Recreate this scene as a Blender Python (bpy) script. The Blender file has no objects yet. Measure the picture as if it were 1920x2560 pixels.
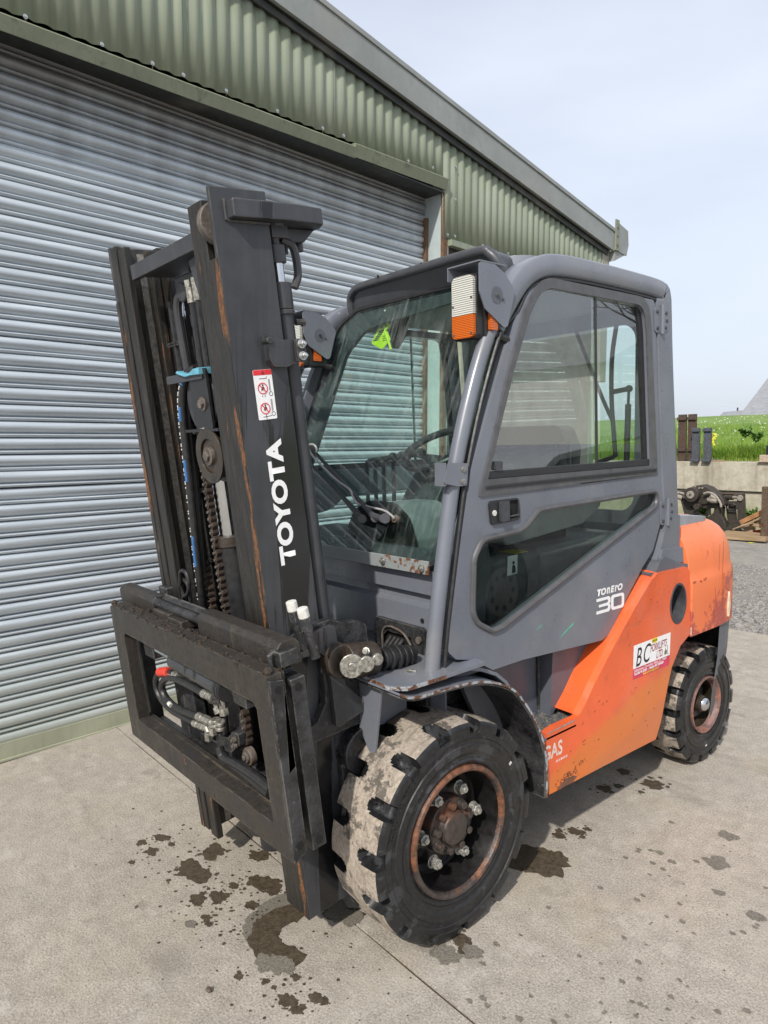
import bpy, bmesh, math, random
from math import sin, cos, pi, radians, sqrt, atan2, exp
from mathutils import Vector, Matrix, noise
from mathutils.geometry import tessellate_polygon
random.seed(7)
SC = bpy.context.scene
COL = SC.collection
# ------------------------------------------------------------------ camera
CC = Vector((2.0502, -1.4956, 1.5635)); YAW, PIT, ROL, FPX = .8701, .1046, -.0255, 1760.2
Fv = Vector((-sin(YAW)*cos(PIT), cos(YAW)*cos(PIT), -sin(PIT)))
Rv = Vector((cos(YAW), sin(YAW), 0)); Uv = Rv.cross(Fv)
Rv, Uv = cos(ROL)*Rv+sin(ROL)*Uv, -sin(ROL)*Rv+cos(ROL)*Uv
cam = bpy.data.cameras.new('camera'); camo = bpy.data.objects.new('camera', cam); COL.objects.link(camo)
cam.sensor_fit = 'HORIZONTAL'; cam.sensor_width = 36; cam.lens = FPX/1920*36; cam.clip_start = .05; cam.clip_end = 3000
camo.matrix_world = Matrix(((Rv.x, Uv.x, -Fv.x, CC.x), (Rv.y, Uv.y, -Fv.y, CC.y), (Rv.z, Uv.z, -Fv.z, CC.z), (0, 0, 0, 1)))
SC.camera = camo
SC.render.resolution_x = 768; SC.render.resolution_y = 1024
# ------------------------------------------------------------------ light
SUN = Vector((.52, -1.05, 1.0)).normalized()
el = math.asin(SUN.z); az = atan2(SUN.x, SUN.y)
w = bpy.data.worlds.new('World'); SC.world = w; w.use_nodes = True
nt = w.node_tree; nt.nodes.clear()
out = nt.nodes.new('ShaderNodeOutputWorld'); bg = nt.nodes.new('ShaderNodeBackground')
sky = nt.nodes.new('ShaderNodeTexSky'); sky.sky_type = 'NISHITA'; sky.sun_disc = False
sky.sun_elevation = el; sky.sun_rotation = az; sky.air_density = 1.0; sky.dust_density = 3.0; sky.ozone_density = 1.5
# thin veil of high cloud over the clear sky
tc = nt.nodes.new('ShaderNodeTexCoord'); mp = nt.nodes.new('ShaderNodeMapping'); mp.inputs['Scale'].default_value = (1, 1, 3.2)
nz = nt.nodes.new('ShaderNodeTexNoise'); nz.inputs['Scale'].default_value = 1.6; nz.inputs['Detail'].default_value = 5
rp = nt.nodes.new('ShaderNodeMapRange'); rp.inputs[1].default_value = .3; rp.inputs[2].default_value = .7; rp.inputs[3].default_value = .62; rp.inputs[4].default_value = .92
mx = nt.nodes.new('ShaderNodeMix'); mx.data_type = 'RGBA'
mx.inputs[7].default_value = (5.9, 6.35, 7.2, 1)
nt.links.new(tc.outputs['Generated'], mp.inputs['Vector']); nt.links.new(mp.outputs[0], nz.inputs['Vector']); nt.links.new(nz.outputs['Fac'], rp.inputs[0])
nt.links.new(rp.outputs[0], mx.inputs[0]); nt.links.new(sky.outputs[0], mx.inputs[6]); nt.links.new(mx.outputs[2], bg.inputs['Color'])
bg.inputs['Strength'].default_value = .115
nt.links.new(bg.outputs[0], out.inputs['Surface'])
sl = bpy.data.lights.new('sun', 'SUN'); sl.energy = 3.3; sl.angle = radians(1.6); sl.color = (1, .95, .87)
so = bpy.data.objects.new('sun', sl); COL.objects.link(so); so.rotation_euler = SUN.to_track_quat('Z', 'Y').to_euler()
SC.view_settings.view_transform = 'Standard'; SC.view_settings.look = 'None'; SC.view_settings.gamma = 1
SC.view_settings.use_curve_mapping = False; SC.view_settings.exposure = 0.38
SC.cycles.max_bounces = 8; SC.cycles.transparent_max_bounces = 16

# ------------------------------------------------------------------ pixel -> place helpers (photo pixel, plane)
def ray(u, v): return (Fv*FPX+Rv*(u-960)-Uv*(v-1280)).normalized()
def ax(u, v, k, val):
    d = ray(u, v); return CC+d*((val-CC[k])/d[k])
# ------------------------------------------------------------------ mesh helpers
def emp(name, loc=(0, 0, 0), label=None, cat=None, group=None, kind=None, parent=None):
    o = bpy.data.objects.new(name, None); COL.objects.link(o); o.location = loc; o.empty_display_size = .05
    tag(o, label, cat, group, kind)
    if parent: o.parent = parent
    return o
def tag(o, label=None, cat=None, group=None, kind=None):
    if label: o['label'] = label
    if cat: o['category'] = cat
    if group: o['group'] = group
    if kind: o['kind'] = kind
    return o
I3 = lambda p: Vector(p)
class MB:
    def __init__(s, T=None): s.v = []; s.f = []; s.m = []; s.T = T or I3
    def add(s, vs, fs, mi=0):
        n = len(s.v); s.v += [s.T(p) for p in vs]; s.f += [tuple(i+n for i in f) for f in fs]; s.m += [mi]*len(fs); return s
    def box(s, x0, x1, y0, y1, z0, z1, mi=0):
        vs = [(x, y, z) for z in (z0, z1) for y in (y0, y1) for x in (x0, x1)]
        return s.add(vs, [(0, 2, 3, 1), (4, 5, 7, 6), (0, 1, 5, 4), (2, 6, 7, 3), (0, 4, 6, 2), (1, 3, 7, 5)], mi)
    def obox(s, c, a, b, h, hx, hy, hz, mi=0):
        c = Vector(c); a = Vector(a).normalized(); b = Vector(b).normalized(); h = Vector(h).normalized()
        vs = [c+a*(x*hx)+b*(y*hy)+h*(z*hz) for z in (-1, 1) for y in (-1, 1) for x in (-1, 1)]
        return s.add(vs, [(0, 2, 3, 1), (4, 5, 7, 6), (0, 1, 5, 4), (2, 6, 7, 3), (0, 4, 6, 2), (1, 3, 7, 5)], mi)
    def tube(s, pts, r, n=10, cap=True, mi=0, closed=False):
        pts = [Vector(p) for p in pts]; N = len(pts); rs = r if isinstance(r, (list, tuple)) else [r]*N
        t0 = (pts[1]-pts[0]).normalized(); up = Vector((0, 0, 1)) if abs(t0.z) < .9 else Vector((1, 0, 0))
        a = t0.cross(up).normalized(); vs = []
        for i, p in enumerate(pts):
            t = ((pts[min(i+1, N-1)]-p).normalized() if i < N-1 else Vector()) + ((p-pts[max(i-1, 0)]).normalized() if i else Vector())
            t.normalize(); a = (a-t*a.dot(t)).normalized(); b = t.cross(a)
            vs += [p+(a*cos(2*pi*j/n)+b*sin(2*pi*j/n))*rs[i] for j in range(n)]
        fs = [(i*n+j, i*n+(j+1) % n, (i+1)*n+(j+1) % n, (i+1)*n+j) for i in range(N-1) for j in range(n)]
        if cap: fs += [tuple(range(n-1, -1, -1)), tuple((N-1)*n+j for j in range(n))]
        return s.add(vs, fs, mi)
    def cyl(s, a, b, r, n=16, mi=0, r2=None): return s.tube([a, b], [r, r if r2 is None else r2], n, True, mi)
    def sphere(s, c, r, n=10, mi=0, sc=(1, 1, 1)):
        vs = []; fs = []; m = n//2
        for i in range(m+1):
            for j in range(n):
                ph = pi*i/m; th = 2*pi*j/n
                vs.append((c[0]+r*sc[0]*sin(ph)*cos(th), c[1]+r*sc[1]*sin(ph)*sin(th), c[2]+r*sc[2]*cos(ph)))
        for i in range(m):
            for j in range(n): fs.append((i*n+j, (i+1)*n+j, (i+1)*n+(j+1) % n, i*n+(j+1) % n))
        return s.add(vs, fs, mi)
    def lathe(s, prof, n=48, c=(0, 0, 0), mi=0, mis=None, close=False):      # prof: (x along axle, radius), axis = x
        vs = []; P = len(prof)
        for j in range(n):
            t = 2*pi*j/n
            vs += [(c[0]+x, c[1]+r*cos(t), c[2]+r*sin(t)) for x, r in prof]
        fs = []; k = len(s.f)
        for j in range(n):
            for i in range(P-1):
                fs.append((j*P+i, j*P+i+1, ((j+1) % n)*P+i+1, ((j+1) % n)*P+i))
        s.add(vs, fs, mi)
        if mis:
            for j in range(n):
                for i in range(P-1): s.m[k+j*(P-1)+i] = mis[i]
        return s
    def plate(s, loops, w0, w1, pm, mi=0):       # loops[0] outline, others holes; pm(u,v,w)->3D
        pts = [q for l in loops for q in l]; n = len(pts)
        tr = tessellate_polygon([[Vector((q[0], q[1], 0)) for q in l] for l in loops])
        vs = [pm(q[0], q[1], w0) for q in pts]+[pm(q[0], q[1], w1) for q in pts]
        fs = [tuple(t) for t in tr]+[tuple(i+n for i in reversed(t)) for t in tr]
        k = 0
        for l in loops:
            m = len(l); fs += [(k+i, k+(i+1) % m, n+k+(i+1) % m, n+k+i) for i in range(m)]; k += m
        return s.add(vs, fs, mi)
    def sweep(s, pts, prof, ups, closed=False, mi=0):   # prof [(a,b)] : a along side, b along up
        pts = [Vector(p) for p in pts]; N = len(pts); vs = []; n = len(prof)
        for i, p in enumerate(pts):
            if closed: t = (pts[(i+1) % N]-pts[i-1])
            else: t = pts[min(i+1, N-1)]-pts[max(i-1, 0)]
            t.normalize(); u = Vector(ups[i] if isinstance(ups, list) else ups); sd = t.cross(u).normalized(); u = sd.cross(t)
            vs += [p+sd*a+u*b for a, b in prof]
        M = N if closed else N-1
        fs = [(i*n+j, i*n+(j+1) % n, ((i+1) % N)*n+(j+1) % n, ((i+1) % N)*n+j) for i in range(M) for j in range(n)]
        if not closed: fs += [tuple(range(n-1, -1, -1)), tuple((N-1)*n+j for j in range(n))]
        return s.add(vs, fs, mi)
    def build(s, name, mats, parent=None, bev=0, seg=2, ang=32, smooth=True, label=None, noclean=False):
        me = bpy.data.meshes.new(name); me.from_pydata([tuple(q) for q in s.v], [], s.f)
        if not isinstance(mats, (list, tuple)): mats = [mats]
        for m in mats: me.materials.append(m)
        me.polygons.foreach_set('material_index', s.m)
        if not noclean:
            bm = bmesh.new(); bm.from_mesh(me); bmesh.ops.remove_doubles(bm, verts=bm.verts, dist=1e-5)
            bmesh.ops.recalc_face_normals(bm, faces=bm.faces); bm.to_mesh(me); bm.free()
        if smooth:
            me.polygons.foreach_set('use_smooth', [True]*len(me.polygons)); me.set_sharp_from_angle(angle=radians(ang))
        me.update(); o = bpy.data.objects.new(name, me); COL.objects.link(o)
        if parent: o.parent = parent
        if bev:
            b = o.modifiers.new('bevel', 'BEVEL'); b.width = bev; b.segments = seg; b.limit_method = 'ANGLE'; b.angle_limit = radians(28); b.harden_normals = True
        if label: o['label'] = label
        return o
def fil(pts, r, n=6):                      # fillet polygon corners; pts (x,y[,radius])
    o = []; N = len(pts)
    for i in range(N):
        p = Vector(pts[i][:2]); a = Vector(pts[i-1][:2])-p; b = Vector(pts[(i+1) % N][:2])-p
        rr = pts[i][2] if len(pts[i]) > 2 else r
        if rr <= 0: o.append(tuple(p)); continue
        la, lb = a.length, b.length; a.normalize(); b.normalize()
        ang = a.angle(b)
        if ang > pi-.03: o.append(tuple(p)); continue
        d = min(rr/math.tan(ang/2), la*.49, lb*.49); r2 = d*math.tan(ang/2)
        c = p+(a+b).normalized()*(r2/sin(ang/2))
        s0 = (p+a*d)-c; s1 = (p+b*d)-c; t0 = atan2(s0.y, s0.x); dt = (atan2(s1.y, s1.x)-t0+pi) % (2*pi)-pi
        for k in range(n+1): o.append((c.x+r2*cos(t0+dt*k/n), c.y+r2*sin(t0+dt*k/n)))
    return o
def circ(cx, cy, r, n=20, ry=None): return [(cx+r*cos(2*pi*i/n), cy+(ry or r)*sin(2*pi*i/n)) for i in range(n)]
def smoothpath(pts, n=6):                  # catmull-rom
    P = [Vector(p) for p in pts]; P = [2*P[0]-P[1]]+P+[2*P[-1]-P[-2]]; o = []
    for i in range(1, len(P)-2):
        for k in range(n):
            t = k/n; o.append(.5*((2*P[i])+(P[i+1]-P[i-1])*t+(2*P[i-1]-5*P[i]+4*P[i+1]-P[i+2])*t*t+(3*P[i]-P[i-1]-3*P[i+1]+P[i+2])*t**3))
    o.append(P[-2]); return o
def cp(o, parent=None, M=None):
    c = o.copy(); COL.objects.link(c)
    if parent: c.parent = parent
    if M is not None: c.matrix_world = M
    return c
def text(name, s, size, T, mat, parent, bold=0.0, spacing=1.0, sx=1.0, shear=0, th=.0006, align='LEFT'):
    cu = bpy.data.curves.new(name, 'FONT'); cu.body = s; cu.size = size; cu.offset = bold; cu.space_character = spacing; cu.shear = shear; cu.align_x = align; cu.resolution_u = 4
    to = bpy.data.objects.new(name, cu); COL.objects.link(to)
    dg = bpy.context.evaluated_depsgraph_get(); me = bpy.data.meshes.new_from_object(to.evaluated_get(dg)); bpy.data.objects.remove(to)
    n = len(me.vertices); bm = bmesh.new(); bm.from_mesh(me)
    for v in bm.verts: v.co = T(v.co.x*sx, v.co.y, th)
    bm.to_mesh(me); bm.free(); me.materials.clear(); me.materials.append(mat)
    o = bpy.data.objects.new(name, me); COL.objects.link(o); o.parent = parent
    return o
# ------------------------------------------------------------------ materials
class Nt:
    def __init__(s, name):
        s.mat = bpy.data.materials.new(name); s.mat.use_nodes = True; s.n = s.mat.node_tree.nodes; s.l = s.mat.node_tree.links; s.n.clear()
        s.out = s.n.new('ShaderNodeOutputMaterial'); s._pos = None
    def new(s, t, **k):
        x = s.n.new(t)
        for a, b in k.items(): setattr(x, a, b)
        return x
    def put(s, sock, v):
        if hasattr(v, 'is_linked') or hasattr(v, 'links'): s.l.new(v, sock)
        elif isinstance(v, tuple) and len(v) == 3 and sock.type == 'RGBA': sock.default_value = (*v, 1)
        else: sock.default_value = v
    def pos(s, scale=(1, 1, 1), rot=(0, 0, 0), obj=False, loc=(0, 0, 0)):
        g = s.new('ShaderNodeTexCoord').outputs['Object'] if obj else s.new('ShaderNodeNewGeometry').outputs['Position']
        m = s.new('ShaderNodeMapping'); s.l.new(g, m.inputs[0]); m.inputs['Scale'].default_value = scale; m.inputs['Rotation'].default_value = rot; m.inputs['Location'].default_value = loc
        return m.outputs[0]
    def noise(s, vec, sc, det=4, rough=.55, dist=0):
        x = s.new('ShaderNodeTexNoise'); s.l.new(vec, x.inputs['Vector']); x.inputs['Scale'].default_value = sc; x.inputs['Detail'].default_value = det; x.inputs['Roughness'].default_value = rough; x.inputs['Distortion'].default_value = dist
        return x.outputs['Fac']
    def voro(s, vec, sc, feat='F1', out='Distance', rnd=1):
        x = s.new('ShaderNodeTexVoronoi', feature=feat); s.l.new(vec, x.inputs['Vector']); x.inputs['Scale'].default_value = sc; x.inputs['Randomness'].default_value = rnd
        return x.outputs[out]
    def edge(s, r=.004, lo=.985, hi=.93):
        b = s.new('ShaderNodeBevel', samples=3); b.inputs['Radius'].default_value = r; g = s.new('ShaderNodeNewGeometry'); d = s.new('ShaderNodeVectorMath', operation='DOT_PRODUCT')
        s.l.new(b.outputs[0], d.inputs[0]); s.l.new(g.outputs['Normal'], d.inputs[1]); return s.rng(d.outputs['Value'], lo, hi)
    def rng(s, v, a, b, c=0., d=1.):
        x = s.new('ShaderNodeMapRange'); s.put(x.inputs[0], v); x.inputs[1].default_value = a; x.inputs[2].default_value = b; x.inputs[3].default_value = c; x.inputs[4].default_value = d
        return x.outputs[0]
    def math(s, op, a, b=0., c=0.):
        x = s.new('ShaderNodeMath', operation=op); s.put(x.inputs[0], a); s.put(x.inputs[1], b); s.put(x.inputs[2], c); return x.outputs[0]
    def mix(s, f, a, b, bt='MIX'):
        x = s.new('ShaderNodeMix', data_type='RGBA', blend_type=bt); s.put(x.inputs[0], f); s.put(x.inputs[6], a); s.put(x.inputs[7], b); return x.outputs[2]
    def sep(s, v):
        x = s.new('ShaderNodeSeparateXYZ'); s.l.new(v, x.inputs[0]); return x.outputs
    def bump(s, h, st=.3, d=.01, nrm=None):
        x = s.new('ShaderNodeBump'); x.inputs['Strength'].default_value = st; x.inputs['Distance'].default_value = d; s.l.new(h, x.inputs['Height'])
        if nrm: s.l.new(nrm, x.inputs['Normal'])
        return x.outputs[0]
    def pri(s, col, rough=.5, metal=0., bump=None, coat=0., spec=None, tr=0., alpha=None, emit=None):
        p = s.new('ShaderNodeBsdfPrincipled'); s.put(p.inputs['Base Color'], col); s.put(p.inputs['Roughness'], rough); s.put(p.inputs['Metallic'], metal)
        if bump is not None: s.l.new(bump, p.inputs['Normal'])
        if coat: p.inputs['Coat Weight'].default_value = coat; p.inputs['Coat Roughness'].default_value = .12
        if spec is not None: s.put(p.inputs['Specular IOR Level'], spec)
        if tr: p.inputs['Transmission Weight'].default_value = tr
        s.l.new(p.outputs[0], s.out.inputs['Surface']); return s.mat
def simple(name, col, rough=.5, metal=0., var=.25, sc=30, bst=.1):
    m = Nt(name); v = m.pos(); n = m.noise(v, sc, 4); c = m.mix(m.rng(n, .3, .7), tuple(x*(1-var) for x in col), tuple(x*(1+var*.6) for x in col))
    return m.pri(c, m.rng(n, .3, .7, max(rough-.08, .02), rough+.1), metal, m.bump(n, bst, .002))
def paint(name, col, rough=.32, grime=(.06, .05, .04), gamt=.35, chips=None, streak=.35, spots=True, coat=0., fade=None):
    m = Nt(name); p = m.pos(); big = m.noise(p, 3.2, 5); sm = m.noise(p, 60, 3)
    st = m.noise(m.pos((34, 34, 1.6)), 1.0, 3)
    c = m.mix(m.rng(big, .35, .7), tuple(x*.86 for x in col), tuple(min(1, x*1.08) for x in col))
    if fade: c = m.mix(m.rng(m.noise(p, 5, 4), .45, .62), c, fade)
    c = m.mix(m.math('MULTIPLY', m.rng(st, .5, .75), streak), c, tuple(x*.6+g*.4 for x, g in zip(col, grime)))
    c = m.mix(m.math('MULTIPLY', m.rng(m.noise(p, 14, 6, .7), .56, .7), gamt), c, grime)
    if spots:
        c = m.mix(m.math('MULTIPLY', m.rng(m.voro(p, 46), .085, .05), .75), c, tuple(g*.6 for g in grime))
    scr = m.math('MULTIPLY', m.rng(m.noise(m.pos((9, 9, 130), (.5, 0, 0)), 1, 5, .7), .64, .68), m.rng(m.noise(p, 2.4, 3), .48, .62))
    c = m.mix(m.math('MULTIPLY', scr, .35 if spots else .1), c, tuple(min(1, x*1.9+.03) for x in col))
    c = m.mix(m.math('MULTIPLY', m.rng(m.noise(m.pos((1, 1, 1), loc=(5, 5, 5)), 2.0, 6, .65), .5, .68), .22), c, (.30, .27, .23))
    if name == 'orange_paint':
        x_, y_, z_ = m.sep(p)[0], m.sep(p)[1], m.sep(p)[2]; ln = m.math('SUBTRACT', z_, m.math('ADD', m.math('MULTIPLY', y_, .26), m.math('MULTIPLY', big, .12)))
        bnd = m.rng(ln, .20, .165); c = m.mix(m.math('MULTIPLY', bnd, .62), c, (.62, .19, .025)); c = m.mix(m.math('MULTIPLY', m.rng(ln, .075, .04), .5), c, (.50, .15, .06))
    h = sm
    if chips:
        k = m.rng(m.noise(p, 21, 7, .72), chips[1], chips[1]+.015); c = m.mix(k, c, chips[0]); 
    r = m.rng(m.noise(p, 9, 5), .35, .7, rough*.75, rough*1.5)
    return m.pri(c, r, 0, m.bump(m.math('ADD', m.math('MULTIPLY', big, .4), m.math('MULTIPLY', h, .03)), .25, .006), coat)
RUST = (.13, .052, .024)
def steel_dirty(name, col=(.03, .029, .028), rust=.62, rough=.5, rc=RUST, bst=.5, film=(.05, .043, .035)):
    m = Nt(name); p = m.pos(); a = m.noise(p, 9, 7, .68); b = m.noise(p, 42, 5, .65); st = m.noise(m.pos((30, 30, 1.3)), 1, 4)
    c = m.mix(m.rng(b, .35, .7), tuple(x*.55 for x in col), tuple(x*1.4 for x in col))
    c = m.mix(m.math('MULTIPLY', m.rng(st, .48, .7), .7), c, film)
    c = m.mix(m.rng(a, rust, rust+.07), c, m.mix(m.rng(b, .4, .6), rc, tuple(x*.5 for x in rc)))
    return m.pri(c, m.rng(a, .3, .7, rough*.7, rough*1.4), 0, m.bump(m.math('ADD', b, m.math('MULTIPLY', a, .6)), bst, .006))
M = {}
# galvanised shutter laths: brushed zinc, yellow-green dirt near the ground, lintel shadow painted in as darkening at the top
m = Nt('galvanised_lath'); p = m.pos(); st = m.noise(m.pos((4, 1.4, 40)), 1, 5, .6); sp = m.noise(m.pos((30, 9, 60)), 1, 4); big = m.noise(p, 1.3, 4)
c = m.mix(m.rng(st, .35, .68), (.46, .51, .55), (.64, .69, .73)); c = m.mix(m.math('MULTIPLY', m.rng(sp, .58, .72), .35), c, (.66, .70, .72))
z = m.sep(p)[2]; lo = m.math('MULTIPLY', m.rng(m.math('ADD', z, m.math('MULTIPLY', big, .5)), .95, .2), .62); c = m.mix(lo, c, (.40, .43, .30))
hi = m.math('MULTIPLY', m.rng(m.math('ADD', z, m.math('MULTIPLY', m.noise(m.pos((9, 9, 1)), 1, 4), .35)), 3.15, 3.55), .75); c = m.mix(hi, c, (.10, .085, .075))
M['lath'] = m.pri(c, m.rng(st, .3, .7, .30, .50), .32, m.bump(m.math('ADD', st, m.math('MULTIPLY', sp, .4)), .12, .004))
M['rail'] = paint('door_bottom_rail', (.36, .37, .27), .5, (.12, .12, .07), .3, None, .4, False)
# green plastisol cladding
m = Nt('green_cladding'); p = m.pos(); st = m.noise(m.pos((26, 26, .7)), 1, 4); a = m.noise(p, 2.5, 6)
c = m.mix(m.rng(st, .3, .7), (.200, .230, .165), (.265, .298, .218)); c = m.mix(m.math('MULTIPLY', m.rng(a, .5, .68), .35), c, (.32, .34, .27))
c = m.mix(m.rng(m.voro(p, 22), .06, .03), c, (.07, .08, .05))
M['clad'] = m.pri(c, .42, 0, m.bump(a, .08, .01))
M['flash'] = paint('green_flashing', (.225, .245, .17), .42, (.03, .032, .02), .55, None, .5, True)
M['fascia'] = paint('grey_fascia', (.26, .275, .262), .42, (.08, .085, .07), .25, None, .25, False)
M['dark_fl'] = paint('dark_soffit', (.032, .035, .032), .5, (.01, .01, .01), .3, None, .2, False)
M['jamb'] = paint('jamb_steel', (.40, .46, .46), .35, (.22, .17, .10), .25, None, .3, False)
M['jamb_rust'] = steel_dirty('rusty_jamb_edge', (.13, .08, .05), .45, .7, (.20, .10, .05))
M['post'] = paint('stone_grey_corner', (.30, .29, .24), .5, (.15, .13, .1), .4, None, .3, False)
M['zinc'] = simple('zinc_bolt', (.52, .53, .52), .35, .8, .2, 120)
M['dirtybolt'] = steel_dirty('dirty_bolt', (.12, .10, .085), .55, .5, (.16, .08, .04))
# concrete
m = Nt('concrete_yard'); p = m.pos(); a = m.noise(p, 1.4, 6, .6); b = m.noise(p, 14, 7, .7); g = m.noise(p, 150, 5, .8); v = m.voro(p, 130)
c = m.mix(m.rng(b, .3, .72), (.300, .266, .224), (.465, .420, .358)); c = m.mix(m.math('MULTIPLY', m.rng(a, .4, .7), .35), c, (.25, .235, .215))
c = m.mix(m.math('MULTIPLY', m.rng(g, .51, .62), .75), c, (.150, .130, .105)); c = m.mix(m.math('MULTIPLY', m.rng(g, .46, .36), .75), c, (.58, .535, .47))
c = m.mix(m.math('MULTIPLY', m.rng(m.voro(p, 24), .075, .04), .7), c, (.13, .11, .09))
c = m.mix(m.math('MULTIPLY', m.rng(m.noise(m.pos((1, 1, 1), loc=(3, 1, 0)), 4.5, 8, .75), .60, .66), .45), c, (.19, .17, .145))
c = m.mix(m.math('MULTIPLY', m.rng(m.noise(m.pos((3, .6, 1)), 1.8, 4), .55, .7), .35), c, (.43, .40, .34))
trk = m.math('MULTIPLY', m.rng(m.noise(m.pos((.25, 3.2, 1), (0, 0, .10)), 1.6, 5, .6), .54, .66), m.rng(m.noise(p, 2.6, 6, .7), .40, .6)); c = m.mix(m.math('MULTIPLY', trk, .45), c, (.17, .15, .125))
wh_ = m.math('MULTIPLY', m.rng(m.noise(m.pos((1, 1, 1), loc=(9, 4, 0)), 5.5, 9, .78), .56, .66), .5); c = m.mix(wh_, c, (.52, .49, .43))
ye = m.math('MULTIPLY', m.rng(m.noise(m.pos((1, 1, 1), loc=(2, 8, 0)), 2.2, 5, .6), .55, .7), .35); c = m.mix(ye, c, (.40, .33, .22))
M['conc'] = m.pri(c, .85, 0, m.bump(m.math('ADD', m.math('MULTIPLY', g, .5), m.math('ADD', m.math('MULTIPLY', b, .8), m.math('MULTIPLY', v, .25))), .55, .006), spec=.25)
m = Nt('oil_stain'); p = m.pos(); b = m.noise(p, 45, 6, .7); g = m.noise(p, 180, 3)
c = m.mix(m.rng(b, .3, .7), (.040, .030, .019), (.095, .072, .045)); c = m.mix(m.math('MULTIPLY', m.rng(g, .6, .7), .3), c, (.17, .15, .11))
M['stain'] = m.pri(c, m.rng(b, .3, .7, .45, .75), 0, m.bump(g, .5, .004))
m = Nt('damp_stain'); p = m.pos(); g = m.noise(p, 190, 4, .7); M['damp'] = m.pri(m.mix(m.rng(g, .35, .65), (.10, .088, .07), (.22, .20, .165)), .7, 0, m.bump(g, .5, .004))
m = Nt('gravel_stone'); p = m.pos(); oi = m.new('ShaderNodeObjectInfo'); v = m.voro(p, 30, out='Color'); b = m.noise(p, 60, 4)
c = m.mix(m.rng(m.sep(v)[0], 0, 1), (.11, .11, .12), (.30, .285, .275)); M['gravel'] = m.pri(m.mix(m.rng(b, .4, .7), c, (.3, .27, .23)), .8, 0, m.bump(b, .4, .01))
m = Nt('dirt_road'); p = m.pos(); b = m.noise(p, 9, 8, .75); g = m.noise(p, 80, 4, .7); st = m.noise(m.pos((.7, 3, 1)), 1.3, 5)
c = m.mix(m.rng(b, .35, .65), (.24, .22, .195), (.40, .37, .32)); c = m.mix(m.math('MULTIPLY', m.rng(st, .5, .68), .5), c, (.20, .19, .185)); M['dirt'] = m.pri(c, .9, 0, m.bump(m.math('ADD', b, g), .8, .03))
m = Nt('retaining_concrete'); p = m.pos(); st = m.noise(m.pos((6, 6, .35)), 1, 5); b = m.noise(p, 8, 7, .7); z = m.sep(p)[2]
c = m.mix(m.rng(b, .35, .68), (.33, .30, .235), (.50, .46, .37)); c = m.mix(m.math('MULTIPLY', m.rng(st, .5, .66), .6), c, (.20, .175, .13))
c = m.mix(m.math('MULTIPLY', m.rng(z, .52, .1), m.rng(m.noise(p, 3, 4), .3, .6)), c, (.27, .29, .14)); M['retain'] = m.pri(c, .85, 0, m.bump(b, .5, .02))
m = Nt('bank_grass'); p = m.pos(); a = m.noise(p, 1.1, 5); b = m.noise(p, 9, 5)
c = m.mix(m.rng(a, .35, .65), (.13, .22, .04), (.23, .33, .07)); c = m.mix(m.math('MULTIPLY', m.rng(b, .4, .7), .5), c, (.07, .13, .02)); M['turf'] = m.pri(c, .9, 0, m.bump(b, 1., .1))
m = Nt('grass_blade'); p = m.pos(); a = m.noise(p, 2.2, 4); b = m.noise(p, 25, 2)
c = m.mix(m.rng(a, .38, .62), (.14, .26, .035), (.27, .40, .07)); c = m.mix(m.rng(b, .55, .7), c, (.32, .34, .10))
d = m.new('ShaderNodeBsdfDiffuse'); m.put(d.inputs[0], c); t = m.new('ShaderNodeBsdfTranslucent'); m.put(t.inputs[0], c); mm = m.new('ShaderNodeMixShader'); mm.inputs[0].default_value = .4
m.l.new(d.outputs[0], mm.inputs[1]); m.l.new(t.outputs[0], mm.inputs[2]); m.l.new(mm.outputs[0], m.out.inputs['Surface']); M['blade'] = m.mat
M['white_fl'] = simple('white_petal', (.75, .75, .70), .7); M['yellow_fl'] = simple('yellow_petal', (.75, .68, .06), .7)
M['weed'] = simple('weed_leaf', (.09, .19, .03), .6, 0, .4, 20)
m = Nt('slate_roof'); p = m.pos(); b = m.noise(p, 2.5, 4); st = m.noise(m.pos((.3, .3, 4)), 1, 3); M['slate'] = m.pri(m.mix(m.rng(b, .3, .7), (.21, .215, .225), (.28, .285, .295)), .6, 0, m.bump(st, .3, .05))
M['render'] = simple('house_render', (.74, .74, .70), .8); M['rust_brown'] = steel_dirty('brown_rusty_fork', (.075, .048, .036), .52, .6, (.10, .05, .03)); M['slate_steel'] = steel_dirty('grey_fork', (.075, .085, .10), .64, .5, (.10, .05, .03))
m = Nt('old_timber'); p = m.pos(); g = m.noise(m.pos((2, 22, 22)), 1, 5); M['timber'] = m.pri(m.mix(m.rng(g, .3, .7), (.20, .13, .07), (.40, .29, .18)), .8, 0, m.bump(g, .4, .01))
M['timber_or'] = simple('orange_timber', (.36, .18, .075), .7, 0, .3, 12); M['red_pl'] = simple('red_plastic', (.6, .04, .03), .5); M['leaf_y'] = simple('yellow_leaf', (.62, .62, .06), .6); M['steel_post'] = steel_dirty('brown_steel_post', (.12, .075, .045), .55, .7)
M['attach'] = steel_dirty('greasy_attachment', (.040, .033, .027), .62, .55); M['attach_lt'] = simple('worn_bare_casting', (.30, .27, .23), .6, .2, .4, 40)
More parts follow.
